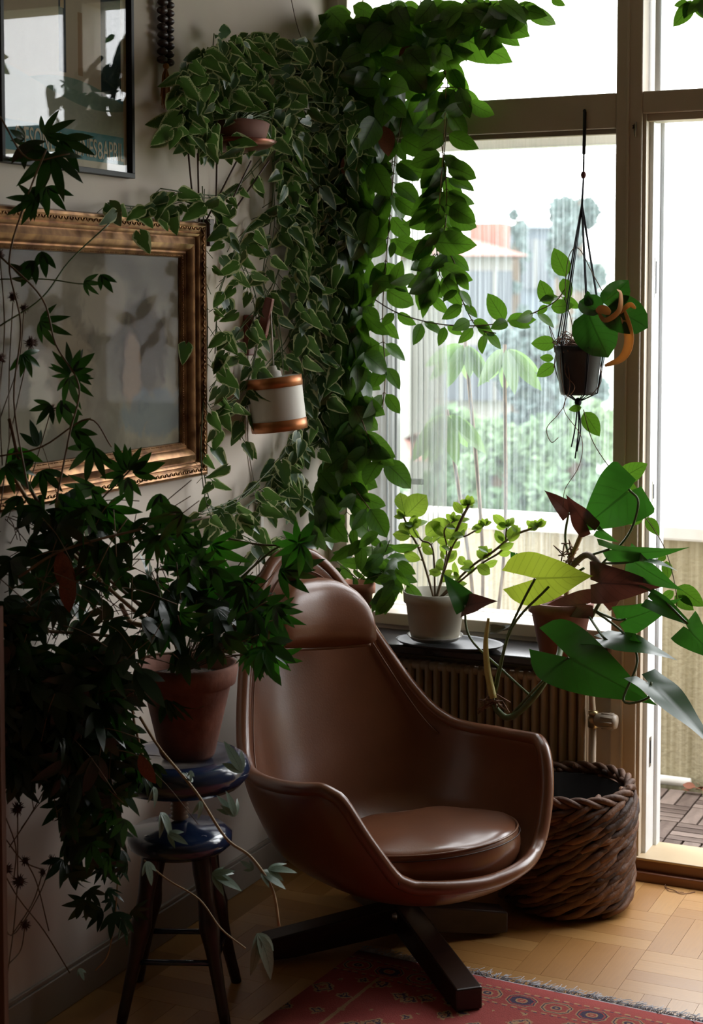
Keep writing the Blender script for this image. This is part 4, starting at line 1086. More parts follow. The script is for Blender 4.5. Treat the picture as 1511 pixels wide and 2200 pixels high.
for (bx, by, tx, ty_) in ((700, 900, 712, 875), (730, 905, 742, 882), (400, 740, 392, 765), (525, 1108, 540, 1140), (235, 440, 262, 470), (345, 420, 335, 455), (365, 455, 380, 490), (300, 500, 322, 530), (462, 70, 490, 54), (456, 80, 452, 60)):
    leaf(poth, L_poth, off(bx, by, .13), off(tx, ty_, .14)-ZZ*.02, random.uniform(-.3, .3))
MB().tube(cr([off(455, 150, .2), off(458, 100, .2), off(460, 72, .2)], 4), .0014, 5).build('stem', 'stem_green', poth)

# ================================================================== WAX PLANT AT THE WINDOW
random.seed(31)
wb = off(735, 380, .12)
wax = thing('wax_plant', wb, 'climbing wax plant with oval leaves festooned down the left side of the window', 'plant')
fill(wax, [(705, 0), (1075, 0), (1060, 40), (1000, 60), (940, 120), (860, 150), (830, 260), (740, 260), (715, 120)], 150, .04, .30, L_wax2, .088, down=.5, jit=.25)
fill(wax, [(700, 300), (830, 240), (810, 460), (790, 560), (790, 700), (780, 900), (760, 1040), (700, 1120), (660, 1160), (690, 1000), (715, 800), (700, 600), (740, 430)], 230, .04, .2, L_wax2, .088, down=.9, jit=.25, spread=.7)
WV = [([(780, 0), (760, 160), (775, 330), (745, 560), (752, 760), (735, 920), (745, 1100)], .10, .095, .05),
      ([(840, 0), (848, 150), (845, 300), (838, 460), (826, 600), (822, 700), (828, 800), (822, 880)], .11, .078, .07),
      ([(905, 0), (880, 130), (870, 220), (850, 330), (842, 420)], .12, .092, .045),
      ([(955, 60), (962, 190), (955, 330), (946, 440), (938, 520), (945, 590)], .13, .095, .032),
      ([(948, 300), (958, 380), (960, 450), (955, 500)], .14, .08, .03),
      ([(940, 520), (975, 560), (985, 620), (1010, 680), (1032, 708), (1066, 716)], .12, .060, .042),
      ([(815, 580), (850, 605), (890, 595), (935, 545)], .11, .066, .035),
      ([(800, 640), (850, 670), (920, 692), (995, 700), (1070, 695), (1140, 675), (1190, 650), (1216, 622)], .13, .060, .075),
      ([(930, 560), (925, 600), (928, 650)], .12, .06, .03),
      ([(1000, 0), (1040, 30), (1080, 20), (1140, 4)], .15, .085, .045),
      ([(900, 60), (980, 80), (1040, 60), (1090, 30)], .14, .085, .045),
      ([(870, 180), (920, 190), (990, 190), (1010, 230)], .13, .088, .05),
      ([(770, 880), (800, 960), (830, 1000)], .14, .10, .05),
      ([(730, 1000), (770, 1060), (800, 1100)], .14, .08, .05)]
for pts, o_, sz, stp in WV:
    vine(wax, [off(x, y, o_) for x, y in pts], L_wax if sz < .07 else L_wax+L_wax2, sz, stp, r=.0018, pair=sz > .055, pet=.12, jit=.18)
for (bx, by, tx, ty_) in ((850, 515, 898, 530), (845, 520, 842, 552), (930, 520, 1022, 526), (1085, 690, 1045, 628), (1090, 688, 1145, 688), (755, 940, 848, 980), (790, 960, 846, 1000), (855, 195, 950, 180), (890, 170, 950, 168), (965, 70, 1090, 118), (1040, 20, 1135, 78), (1060, 60, 1050, 120), (1185, 0, 1212, 8), (960, 130, 995, 190), (985, 190, 1012, 245), (830, 590, 800, 640), (845, 620, 860, 560)):
    leaf(wax, L_wax, off(bx, by, .14), off(tx, ty_, .15), random.uniform(-.35, .35), 1.0)
for pts in ([(955, 60), (958, 200), (952, 330), (940, 500)], [(1075, 0), (1000, 60), (950, 110)], [(880, 60), (876, 170), (838, 260)]):
    MB().tube(cr([off(x, y, .15) for x, y in pts], 6), .0014, 5).build('stem', 'stem_tan', wax)
for (x, y) in ((725, 20), (733, 110), (700, 100), (745, 330), (870, 95), (825, 270)):
    leaf(wax, leaf_mesh('withered_leaf', 'dry_leaf', oval(.3), droop=.4), off(x, y, .2), off(x+12, y+60, .2), random.uniform(-.5, .5), name='withered_leaf', label='withered red-brown leaf')
MB().tube(cr([wl(622, -20, .02), wl(640, 60, .02), wl(660, 100, .03), off(700, 130, .08)], 5), .0012, 5).build('stem', 'stem_brown', wax)
# sprig at the top right
sg = thing('window_sprig', off(1511, -20, .2), 'leafy sprig drooping into the top right corner before the pane', 'sprig')
vine(sg, [off(1560, -40, .2), off(1520, -10, .2), off(1490, 10, .2)], L_wax, .07, .03, pet=.1)
for (bx, by, tx, ty_) in ((1490, 5, 1447, 58), (1480, 5, 1448, 12), (1495, 5, 1511, 38), (1485, 0, 1470, 40), (1505, 0, 1530, 30)): leaf(sg, L_wax, off(bx, by, .2), off(tx, ty_, .2), random.uniform(-.3, .3))

# ================================================================== SMALL TERRACOTTA POT PLANT ON THE SILL
random.seed(41)
q = off(768, 1300, .11); q.z = SZ
fic = thing('leafy_pot_plant', q, 'bushy oval-leaved plant in a small terracotta pot behind the chair back', 'plant')
zr = onp(768, 1250, 1, q.y).z-SZ
MB().lathe([(0, 0), (.034, 0), (.045, zr-.03), (.052, zr-.03), (.053, zr), (.046, zr), (.042, zr-.02), (0, zr-.02)], q, 28).build('pot', 'terracotta', fic)
for pts in ([(770, 1245), (800, 1190), (790, 1130)], [(775, 1245), (820, 1200), (838, 1160)], [(780, 1245), (860, 1230), (872, 1290)], [(770, 1240), (760, 1180), (745, 1140)], [(770, 1245), (740, 1220), (715, 1200)], [(780, 1240), (810, 1220), (850, 1260)]):
    vine(fic, [off(x, y, .12+random.uniform(-.02, .03)) for x, y in pts], L_ficus+L_wax, .072, .024, pet=.15, down=.4, sm='stem_green')
fill(fic, [(745, 1120), (835, 1120), (870, 1220), (850, 1280), (790, 1230), (740, 1240)], 22, .06, .2, L_ficus+L_wax, .07)
leaf(fic, L_wax, off(842, 1245, .1), off(840, 1302, .1), .2)

# ================================================================== JADE PLANT IN BEIGE POT
random.seed(43)
q = off(935, 1345, .135); q.z = SZ+.022
jade = thing('jade_plant', q, 'branching small-leaved plant in a beige plastic pot on the window sill', 'plant')
k_ = surf(935)/FPX
MB().lathe([(0, 0), (.056*1.18, 0), (.061*1.18, .02), (.069*1.2, .10), (.074*1.2, .102), (.0755*1.2, .132), (.073*1.2, .132), (.068*1.2, .10), (0, .10)], q, 40).build('pot', 'beige_pot', jade)
MB().lathe([(0, .104), (.05, .108), (.079, .103)], q, 24).build('soil', 'soil', jade)
MB().lathe([(0, -.004), (.066, -.004), (.078, .008), (.080, .010), (.072, .002), (0, .0)], q, 36).build('saucer', 'white_glaze', jade, label='white saucer')
c0 = q+ZZ*.10
def jb(pts, r):
    return [c0]+[off(x, y, .135+random.uniform(-.02, .02)) for x, y in pts]
for pts, r_, sz, stp in (([(968, 1180), (985, 1130), (1008, 1085)], .0045, .036, .018), ([(905, 1190), (880, 1140), (868, 1110)], .0035, .04, .024), ([(930, 1180), (950, 1200), (905, 1150), (880, 1120)][:1]+[(905, 1160), (888, 1130)], .003, .036, .03),
                     ([(1010, 1220), (1060, 1185), (1105, 1150), (1155, 1132)], .0035, .034, .020), ([(1030, 1215), (1080, 1180), (1090, 1130)], .003, .036, .024), ([(975, 1170), (1005, 1150), (1040, 1130)], .0025, .03, .022), ([(960, 1190), (955, 1140), (975, 1120)], .0025, .034, .026)):
    P_ = jb(pts, r_); vine(jade, P_, L_jade, sz, stp, r=r_, sm='stem_brown', down=-.35, pet=.15, jit=.3, skip=.03)
    e = P_[-1]
    for _ in range(9): leaf(jade, L_jade, e, e+rdir(-.5, 1.)*random.uniform(.016, .032), random.uniform(-.6, .6))
for (bx, by, tx, ty_, w_) in ((872, 1108, 912, 1068, 1.4), (868, 1100, 862, 1058, 1.3), (880, 1150, 862, 1120, 1.3), (915, 1150, 945, 1125, 1.4), (1095, 1165, 1110, 1130, 1.2), (1030, 1200, 1045, 1175, 1.2), (1000, 1215, 985, 1195, 1.2), (1025, 1215, 1052, 1230, 1.3), (985, 1160, 925, 1112, .8)):
    leaf(jade, L_jade, off(bx, by, .14), off(tx, ty_, .14), random.uniform(-.3, .3), w_)
# black tray below it
q2 = Vector((q.x+.045, q.y-.005, SZ))
tray = thing('plant_tray', q2, 'shallow black tray under the pots on the stone sill', 'tray')
MB().lathe([(0, .001), (.115, .001), (.150, .014), (.158, .017), (.148, .009), (.11, .005), (0, .005)], q2, 40, sx=1.0, sy=.62).build('dish', 'black_plastic', tray)
dl = thing('ribbed_dry_leaf', off(1065, 1355, .17), 'silvery ribbed dry leaf lying on the tray beside the beige pot', 'dry leaf')
for k in range(5):
    leaf(dl, leaf_mesh('blade', 'grey_leaf', oval(.16)), off(1052, 1362-k*5, .17), off(1093, 1338+k*5, .16), .3*k-.6, name='blade')

# ================================================================== PHILODENDRON
random.seed(47)
def arrow(w, lobes=.45):
    return lambda t: (w*1.12*max(0, math.cos(PI/2*min(1, (t+.12)/1.12)))**1.2 if t > -.12 else w*1.12*max(0, 1-((-t-.12)/max(.02, lobes-.12))**2.2)**.55)
def phil(mn, w, lobes, fold=.15, droop=.2, wave=.06): return leaf_mesh('arrow_leaf', mn, arrow(w, lobes), t0=-lobes, notch=lambda t: min(w*.4, (-t)*.28+.004), nt=26, nc=4, fold=fold, droop=droop, wave=wave)
q = off(1205, 1380, .13); q.z = SZ
ph = thing('philodendron', q, 'arrow-leaved philodendron sprawling from a dark terracotta bowl over the sill end', 'plant')
zr = onp(1215, 1292, 1, q.y).z-SZ
MB().lathe([(0, 0), (.055, 0), (.080, zr-.03), (.088, zr-.028), (.090, zr), (.080, zr), (.076, zr-.015), (0, zr-.015)], q, 36).build('pot', 'terracotta_dark', ph)
MB().lathe([(0, zr-.012), (.078, zr-.016)], q, 20).build('soil', 'soil', ph)
PL = [ # base, tip, material, half width, lobes, roll, width, offsets
 ((1350, 1056), (1236, 1146), 'leaf_big', .42, .20, .1, .2, .22), ((1224, 1102), (1170, 1048), 'leaf_maroon', .27, .05, .3, .2, .2), ((1262, 1128), (1212, 1066), 'leaf_maroon', .33, .25, -.4, .2, .22),
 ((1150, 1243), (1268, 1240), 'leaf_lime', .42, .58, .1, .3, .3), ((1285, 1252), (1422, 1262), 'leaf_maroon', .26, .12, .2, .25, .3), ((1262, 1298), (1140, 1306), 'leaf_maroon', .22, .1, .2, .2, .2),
 ((1222, 1412), (1394, 1508), 'leaf_big', .30, .42, .05, .36, .42), ((1312, 1180), (1454, 1212), 'leaf_big', .15, .15, .9, .25, .35), ((1362, 1206), (1450, 1272), 'leaf_big', .22, .15, .6, .25, .35),
 ((1392, 1466), (1560, 1592), 'leaf_big', .19, .12, -.9, .4, .5), ((1000, 1300), (953, 1228), 'leaf_big', .30, .1, .3, .3, .3), ((1000, 1302), (1060, 1284), 'leaf_maroon', .33, .1, -.6, .3, .32),
 ((1345, 1330), (1455, 1300), 'leaf_big', .24, .15, .4, .25, .3), ((1400, 1290), (1500, 1345), 'leaf_big', .2, .1, -.4, .3, .3), ((1478, 1350), (1540, 1420), 'leaf_big', .35, .1, .3, .3, .35), ((1108, 1190), (1100, 1235), 'leaf_big', .22, .05, .4, .2, .2),
 ((1110, 1260), (1112, 1300), 'leaf_big', .2, .05, .8, .2, .2), ((1300, 1290), (1360, 1250), 'leaf_maroon', .3, .1, .5, .2, .2), ((1360, 1370), (1386, 1395), 'leaf_big', .3, .1, .8, .3, .3), ((1285, 1140), (1325, 1170), 'leaf_big', .25, .05, .6, .2, .2)]
for (b_, t_, mn, w_, lb, roll, o1, o2) in PL:
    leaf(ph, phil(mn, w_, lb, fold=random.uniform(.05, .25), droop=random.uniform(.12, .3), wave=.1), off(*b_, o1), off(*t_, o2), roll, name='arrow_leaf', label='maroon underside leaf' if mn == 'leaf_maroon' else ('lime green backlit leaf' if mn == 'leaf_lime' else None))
# pale leaf lying flat to the sky
leaf(ph, phil('leaf_big', .30, .2, fold=.05, droop=.12), off(1300, 1374, .3), off(1455, 1398, .36), 0, 1., 'arrow_leaf', face=(ZZ*1.-FH*.28+RT*.1).normalized(), label='leaf reflecting the sky')
leaf(ph, phil('leaf_big', .18, .1, fold=.05), off(1395, 1205, .34), off(1456, 1214, .36), 0, 1., 'arrow_leaf', face=(ZZ*1.-FH*.25).normalized())
def stem(pl, pts, r, m, name='stem', n=8): 
    P_ = [off(x, y, o_) for x, y, o_ in pts]; return MB().tube(cr(P_, 6), r, n).build(name, m, pl)
stem(ph, [(1205, 1300, .13), (1205, 1390, .24), (1190, 1430, .32), (1150, 1495, .36), (1100, 1540, .36), (1072, 1530, .36), (1055, 1500, .36)], .0085, 'stem_green')
stem(ph, [(1215, 1300, .13), (1225, 1210, .16), (1240, 1170, .18), (1262, 1120, .18)], .007, 'stem_tan')
stem(ph, [(1225, 1220, .16), (1262, 1192, .2), (1292, 1225, .24), (1300, 1290, .2)], .009, 'stem_brown')
stem(ph, [(1270, 1195, .2), (1300, 1260, .22), (1270, 1330, .16)], .005, 'stem_green')
for pts in ([(1290, 1215, .22), (1350, 1150, .22), (1372, 1080, .22), (1352, 1052, .2)], [(1062, 1480, .36), (1090, 1370, .34), (1120, 1300, .32), (1150, 1243, .3)], [(1065, 1490, .36), (1100, 1350, .34), (1180, 1260, .3)], [(1145, 1500, .36), (1080, 1440, .34), (1010, 1370, .32), (998, 1300, .3)],
            [(1100, 1535, .36), (1160, 1470, .37), (1222, 1412, .36)], [(1232, 1220, .16), (1215, 1160, .18), (1222, 1102, .2)], [(1262, 1195, .2), (1310, 1180, .25)], [(1280, 1210, .2), (1330, 1210, .25), (1362, 1206, .25)], [(1260, 1300, .15), (1340, 1360, .25), (1370, 1420, .35), (1340, 1505, .42), (1392, 1500, .42), (1400, 1465, .4)],
            [(1250, 1300, .15), (1290, 1360, .28), (1305, 1376, .3)], [(1290, 1230, .22), (1400, 1270, .28), (1478, 1340, .3)], [(1255, 1300, .15), (1320, 1330, .22), (1345, 1330, .25)], [(1256, 1220, .2), (1190, 1260, .2), (1188, 1290, .2)]):
    stem(ph, pts, .0034, 'stem_green', 'leaf_stalk', 7)
P_ = [off(x, y, .37) for x, y in ((1060, 1500), (1048, 1440), (1044, 1380), (1050, 1328))]; cp = cr(P_, 6)
MB().tube(cp, [.009*(1-.75*(i/(len(cp)-1))**1.5)+.0015 for i in range(len(cp))], 10).build('leaf_sheath', 'stem_pale', ph, label='pale yellow-green leaf sheath')
rt = MB()
for k in range(14):
    c = off(1060+random.uniform(-6, 6), 1506+random.uniform(-6, 8), .37); rt.tube([c, c+RT*random.uniform(-.035, .035)+ZZ*random.uniform(-.01, .02), c+RT*random.uniform(-.045, .045)+ZZ*random.uniform(-.03, .01)], .0016, 4)
for k in range(16):
    c = off(1222+random.uniform(-14, 14), 1190+random.uniform(-25, 25), .18); rt.tube([c, c+RT*random.uniform(-.03, .03)+ZZ*random.uniform(-.03, .03), c+RT*random.uniform(-.03, .03)+ZZ*random.uniform(-.04, .01)], .0018, 4)
rt.build('aerial_roots', 'root', ph, kind='stuff')
q = off(1252, 1400, .10); q.z = SZ; q.x = min(q.x, .80)
pk = thing('pink_pot', q, 'small pink clay pot half hidden behind the green arrow leaf', 'pot')
z1 = onp(1252, 1335, 1, q.y).z-SZ
MB().lathe([(0, 0), (.028, 0), (.040, z1-.012), (.043, z1-.012), (.043, z1), (.038, z1), (.034, .01), (0, .01)], q, 24).build('body', 'pink_clay', pk)
ps = leaf(pk, L_wax, q+ZZ*z1, q+ZZ*(z1+.05)+RT*.03, .3); leaf(pk, L_wax, q+ZZ*z1, q+ZZ*(z1+.04)-RT*.03, .3)

# ================================================================== HANGING POT
random.seed(53)
HO = .15
hc_ = off(1243, 800, HO); zr_ = off(1243, 742, HO).z; zb_ = off(1243, 848, HO).z
hg_ = thing('hanging_plant', Vector((hc_.x, hc_.y, zb_)), 'black plastic pot with trailing hoya in a dark cord hanger before the window post', 'plant')
pr_ = [(0, zb_), (.046, zb_), (.050, zb_+.01), (.063, zr_-.02), (.066, zr_-.018), (.068, zr_), (.064, zr_), (.058, zr_-.012), (0, zr_-.012)]
c00 = Vector((hc_.x, hc_.y, 0)); MB().lathe(pr_, c00, 30).build('pot', 'black_plastic', hg_)
tk = onp(1257, 240, 1, -.020)
MB().ball(tk+Vector((0, -.003, .002)), .005, 8, 6).build('nail', 'cord_dark', hg_)
kn = off(1254, 376, HO-.02); gp_ = Vector((hc_.x, hc_.y, zb_-.02))
MB().tube([tk, off(1256, 290, .06), off(1255, 330, .10)], .0048, 8).tube([off(1255, 330, .10), kn], .0026, 8).build('cord', 'cord_dark', hg_)
MB().ball(kn, .0075, 10, 8, (1, 1, 1.4)).build('knot', 'cord_red', hg_)
sp2 = off(1250, 440, HO)
for (a, dx) in ((2.9, 1), (.2, 1), (-.9, 1), (-2.0, 1)):
    d = Vector((math.cos(a), math.sin(a), 0)); rp_ = c00+d*.069+ZZ*zr_
    MB().tube([kn, sp2, rp_, c00+d*.052+ZZ*(zb_+.005), gp_], .0020, 6).tube([kn+RT*.002, sp2+RT*.003, rp_+RT*.004-ZZ*.01, c00+d*.056+ZZ*(zb_+.02), gp_], .0013, 5).build('cord', 'cord_dark', hg_)
MB().ball(gp_, .010, 10, 8, (1, 1, 1.2)).build('knot', 'cord_dark', hg_)
for e in ((1236, 985), (1240, 970), (1228, 960)): MB().tube(cr([gp_, off(e[0]+8, 920, HO), off(*e, HO)], 4), .0020, 5).build('cord_tail', 'cord_dark', hg_)
rt = MB()
for k in range(70):
    a = random.uniform(0, 2*PI); r_ = random.uniform(0, .055); c = c00+Vector((math.cos(a)*r_, math.sin(a)*r_, zr_-.01))
    d = Vector((random.uniform(-1, 1), random.uniform(-1, 1), random.uniform(.2, 1)))*.03
    rt.tube(cr([c, c+d, c+d+Vector((random.uniform(-.03, .03), random.uniform(-.03, .03), random.uniform(-.015, .03))), c+Vector((random.uniform(-.04, .04), random.uniform(-.04, .04), random.uniform(-.01, .02)))], 3), .0014, 4)
for (pts) in ([(1205, 740), (1205, 800), (1215, 860), (1200, 890), (1175, 920), (1185, 950), (1200, 940)], [(1215, 750), (1225, 830), (1212, 880), (1250, 940), (1245, 1000), (1215, 1050), (1210, 1090)], [(1220, 745), (1215, 800), (1235, 830), (1225, 850)], [(1195, 735), (1180, 700), (1195, 760), (1190, 790)], [(1290, 780), (1292, 820), (1270, 850)]):
    rt.tube(cr([off(x, y, HO+.06) for x, y in pts], 5), .0011, 4)
rt.build('root_tangle', 'root', hg_, kind='stuff')
def hl(b_, t_, m_=None, roll=0., wf=1.1, o_=HO, name='leaf'): leaf(hg_, m_ or L_wax, off(*b_, o_), off(*t_, o_+.01), roll, wf, name)
for b_, t_ in (((1217, 595), (1190, 532)), ((1210, 598), (1224, 642)), ((1182, 655), (1160, 600)), ((1184, 660), (1232, 656)), ((1176, 656), (1155, 675)), ((1196, 737), (1140, 738)), ((1192, 782), (1152, 810)), ((1190, 770), (1160, 768)), ((1255, 885), (1288, 936)), ((1250, 875), (1222, 880)),
               ((1330, 1030), (1390, 997)), ((1335, 1035), (1372, 1070)), ((1384, 1112), (1337, 1118)), ((1390, 1112), (1415, 1148)), ((1432, 1195), (1412, 1205)), ((1432, 1205), (1436, 1245)), ((1450, 1280), (1490, 1310)), ((1448, 1270), (1420, 1290)), ((1455, 1260), (1510, 1300))): hl(b_, t_)
big = [leaf_mesh('broad_leaf', 'leaf_dark', oval(.42, .5, .9), nt=8, nc=3, fold=f_, droop=.4, wave=.1) for f_ in (.1, .5, .9)]
for b_, t_, r_ in (((1292, 672), (1246, 640), .3), ((1262, 668), (1300, 762), .1), ((1305, 660), (1385, 690), -.3), ((1296, 650), (1350, 615), .4), ((1310, 665), (1320, 705), .2), ((1275, 655), (1256, 630), -.7)): hl(b_, t_, big, r_, 1.1, HO+.06, 'broad_leaf')
def ribbon(pl, pts, wdt, m, o_, tw=0.):
    c = cr([off(x, y, o_+k*.01) for k, (x, y) in enumerate(pts)], 6); f = MB(); n_ = len(c)
    for i, p_ in enumerate(c):
        t_ = (c[min(i+1, n_-1)]-c[max(i-1, 0)]).normalized(); s_ = t_.cross((CAM-p_).normalized()).normalized(); s_ = Matrix.Rotation(tw*i/n_, 3, t_)@s_
        w_ = wdt*math.sin(PI*(i+.4)/(n_+.4))**.6; up = t_.cross(s_)
        f.v += [p_-s_*w_, p_+up*w_*.35, p_+s_*w_]
    for i in range(n_-1): f.f += [(3*i, 3*i+1, 3*i+4, 3*i+3), (3*i+1, 3*i+2, 3*i+5, 3*i+4)]
    return f.build('withered_leaf', m, pl, solid=.0008, label='curled orange withered leaf')
ribbon(hg_, [(1322, 640), (1342, 680), (1352, 730), (1338, 768), (1300, 786)], .013, 'petal_orange', HO+.05, .6)
ribbon(hg_, [(1282, 662), (1300, 688), (1330, 668), (1334, 632), (1326, 622)], .008, 'petal_orange', HO+.08, 1.2)
ribbon(hg_, [(1330, 676), (1352, 655), (1366, 662)], .007, 'petal_orange', HO+.06, .5)
ribbon(hg_, [(1280, 668), (1296, 665), (1312, 672)], .012, 'petal_orange', HO+.09, .2)
for pts in ([(1254, 880), (1275, 950), (1325, 1025), (1385, 1108), (1425, 1170), (1445, 1230), (1455, 1290), (1448, 1320)], [(1215, 640), (1216, 595), (1225, 545), (1245, 535), (1275, 590), (1308, 650)], [(1225, 740), (1230, 700), (1214, 640)], [(1215, 620), (1190, 650), (1140, 675)], [(1196, 755), (1192, 785), (1205, 830), (1212, 850)]):
    MB().tube(cr([off(x, y, HO+.01) for x, y in pts], 6), .0013, 5).build('stem', 'stem_brown', hg_)

# ================================================================== LOBED-LEAF PLANT ON THE STOOL
random.seed(61)
def ap(x, y, t=3.55): return at(x, y, min(t, surf(x)-.06))
root0 = pc+ZZ*(PH-.02)
STM = [([(400, 1400, 3.72), (330, 1345, 3.66), (230, 1260, 3.6), (100, 1130, 3.5), (20, 1010, 3.45)], 'stem_tan', .0045),
       ([(395, 1405, 3.72), (300, 1300, 3.6), (160, 1180, 3.5), (60, 1040, 3.45), (20, 900, 3.4)], 'stem_brown', .004),
       ([(310, 1345, 3.66), (280, 1335, 3.66), (260, 1300, 3.6)], 'stem_tan', .006),
       ([(390, 1400, 3.7), (300, 1420, 3.6), (285, 1520, 3.56), (300, 1600, 3.55), (312, 1640, 3.55)], 'stem_tan', .003),
       ([(300, 1540, 3.56), (345, 1610, 3.55), (420, 1700, 3.52), (485, 1800, 3.5), (540, 1842, 3.48), (585, 1910, 3.46), (600, 1990, 3.45)], 'stem_tan', .0030),
       ([(310, 1848, 3.6), (360, 1890, 3.58), (428, 1932, 3.55), (475, 1995, 3.52), (528, 2038, 3.5)], 'stem_tan', .0018),
       ([(0, 1340, 3.45), (90, 1355, 3.5), (190, 1362, 3.55), (290, 1372, 3.62)], 'stem_tan', .004),
       ([(255, 1840, 3.6), (248, 1960, 3.58), (232, 2050, 3.57), (205, 2085, 3.56)], 'stem_tan', .0016),
       ([(410, 1400, 3.72), (470, 1290, 3.66), (520, 1240, 3.6), (590, 1180, 3.6), (640, 1160, 3.6)], 'stem_green', .0025),
       ([(410, 1400, 3.72), (480, 1370, 3.66), (560, 1370, 3.6), (600, 1420, 3.58)], 'stem_green', .0025),
       ([(400, 1400, 3.72), (440, 1260, 3.7), (450, 1180, 3.7)], 'stem_green', .002),
       ([(380, 1400, 3.72), (340, 1260, 3.68), (345, 1150, 3.66)], 'stem_green', .002),
       ([(480, 1155, 3.75), (560, 1170, 3.72), (640, 1172, 3.7)], 'stem_brown', .0022),
       ([(20, 1340, 3.5), (150, 1230, 3.5), (320, 1145, 3.6), (450, 1110, 3.7)], 'stem_brown', .003),
       ([(40, 1240, 3.4), (140, 1180, 3.42), (330, 1130, 3.5)], 'stem_brown', .003),
       ([(60, 1050, 3.4), (30, 860, 3.4), (45, 700, 3.4), (20, 560, 3.4), (60, 420, 3.4), (100, 320, 3.4)], 'stem_brown', .002),
       ([(120, 1080, 3.42), (150, 930, 3.4), (170, 830, 3.4), (120, 740, 3.4), (90, 640, 3.4), (0, 550, 3.4)], 'stem_brown', .002),
       ([(200, 1090, 3.5), (270, 1020, 3.48), (290, 1000, 3.48)], 'stem_brown', .002),
       ([(0, 980, 3.4), (90, 960, 3.42), (190, 900, 3.42), (240, 960, 3.45)], 'stem_brown', .002),
       ([(0, 700, 3.45), (90, 640, 3.45), (150, 560, 3.5), (235, 480, 3.55)], 'stem_green', .0018),
       ([(0, 600, 3.42), (100, 600, 3.46), (180, 610, 3.5), (250, 600, 3.55)], 'stem_green', .0016),
       ([(0, 250, 3.4), (60, 340, 3.4), (150, 330, 3.42)], 'stem_brown', .0018),
       ([(240, 1500, 3.5), (200, 1620, 3.5), (210, 1720, 3.5), (240, 1800, 3.5)], 'stem_brown', .0022),
       ([(190, 1560, 3.5), (230, 1650, 3.5), (250, 1720, 3.5)], 'stem_brown', .002)]
for pts, m_, r_ in STM: MB().tube(cr([ap(*p_) for p_ in pts], 6), r_, 6).build('stem', m_, ivy)
for k in range(150):                                                   # thin leaf stalks through the tangle
    x, y = random.uniform(0, 300), random.uniform(1080, 1680); p_ = ap(x, y, random.uniform(3.42, 3.66)); d = RT*random.uniform(-.08, .08)+ZZ*random.uniform(-.08, .08)+FH*random.uniform(-.03, .03)
    PET.setdefault(ivy.name, (ivy, 'stem_brown', MB()))[2].tube(cr([p_, p_+d+ZZ*.01, p_+d*2], 3), .0011, 4)
for k in range(40):
    e = ap(random.uniform(300, 600), random.uniform(1180, 1420), random.uniform(3.5, 3.72)); PET[ivy.name][2].tube(cr([root0, (root0+e)/2+ZZ*random.uniform(0, .04), e], 4), .0013, 4)
LV = [(95, 290, 60, -40, 0), (130, 300, 70, 60, 0), (110, 330, 30, 95, 0), (80, 330, -60, 70, 0), (25, 300, -30, -20, 0), (20, 310, 30, 60, 0), (65, 400, -10, 80, 0), (100, 400, 20, 75, 0), (50, 430, -60, 30, 0),
      (60, 560, -30, 60, 0), (45, 600, -40, -30, 0), (90, 540, 10, 60, 0), (180, 605, 40, 25, 0), (215, 590, 30, 40, 0), (85, 690, 60, 35, 0), (150, 800, 0, -65, 0), (155, 800, 50, -45, 0), (150, 805, -45, -20, 0), (160, 805, 40, 20, 0), (150, 810, 10, 70, 0), (110, 870, -50, 30, 0), (130, 860, 30, 70, 0),
      (150, 930, 60, -20, 0), (160, 925, 50, 40, 0), (80, 960, -10, -60, 0), (60, 990, -60, 10, 0), (90, 1010, 30, 70, 0), (20, 960, 10, 80, 1), (10, 1000, 60, 40, 1), (200, 960, -20, 80, 0), (270, 1015, -50, -60, 0), (275, 1010, 15, -65, 0), (285, 1015, 75, -20, 0), (275, 1025, 0, 75, 0), (265, 1020, -40, 30, 0),
      (30, 760, 30, 55, 1), (345, 1060, -20, 80, 0), (230, 1090, 60, 50, 1), (330, 1145, 30, -60, 0), (345, 1150, 80, 20, 0), (335, 1150, -50, 60, 0), (340, 1150, 0, 60, 0), (400, 1190, 30, 50, 0), (455, 1170, 70, 50, 1), (430, 1180, -30, -60, 0), (470, 1240, 80, 40, 1), (520, 1240, 60, 60, 0),
      (640, 1165, 40, -40, 1), (645, 1168, 10, 75, 1), (640, 1165, -50, 10, 1), (600, 1225, 90, 30, 0), (610, 1225, 85, -15, 0), (560, 1320, 70, 50, 1), (555, 1300, 60, -20, 0), (570, 1380, 70, 40, 0), (560, 1400, 50, 80, 0), (590, 1410, 60, 20, 1), (530, 1400, 30, 60, 0), (480, 1360, 60, 60, 0), (350, 1330, -60, -30, 0), (290, 1440, 80, 80, 0), (360, 1500, 60, 70, 1), (390, 1410, 20, 65, 0),
      (330, 1640, 20, 60, 0), (240, 1700, -50, 60, 0), (270, 1760, -30, 60, 0), (240, 1780, 40, 50, 0), (130, 1120, 60, 60, 0), (190, 1150, 40, 80, 0), (70, 1180, -40, 70, 0)]
for (x, y, dx, dy, g_) in LV:
    t_ = random.uniform(3.40, 3.5) if x < 300 else random.uniform(3.5, 3.66)
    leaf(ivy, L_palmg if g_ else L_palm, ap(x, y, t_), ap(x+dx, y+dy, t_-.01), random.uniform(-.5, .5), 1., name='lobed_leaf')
D1 = [(0, 1060), (120, 1040), (230, 1100), (300, 1180), (300, 1300), (330, 1420), (290, 1480), (280, 1580), (230, 1680), (90, 1660), (0, 1660)]
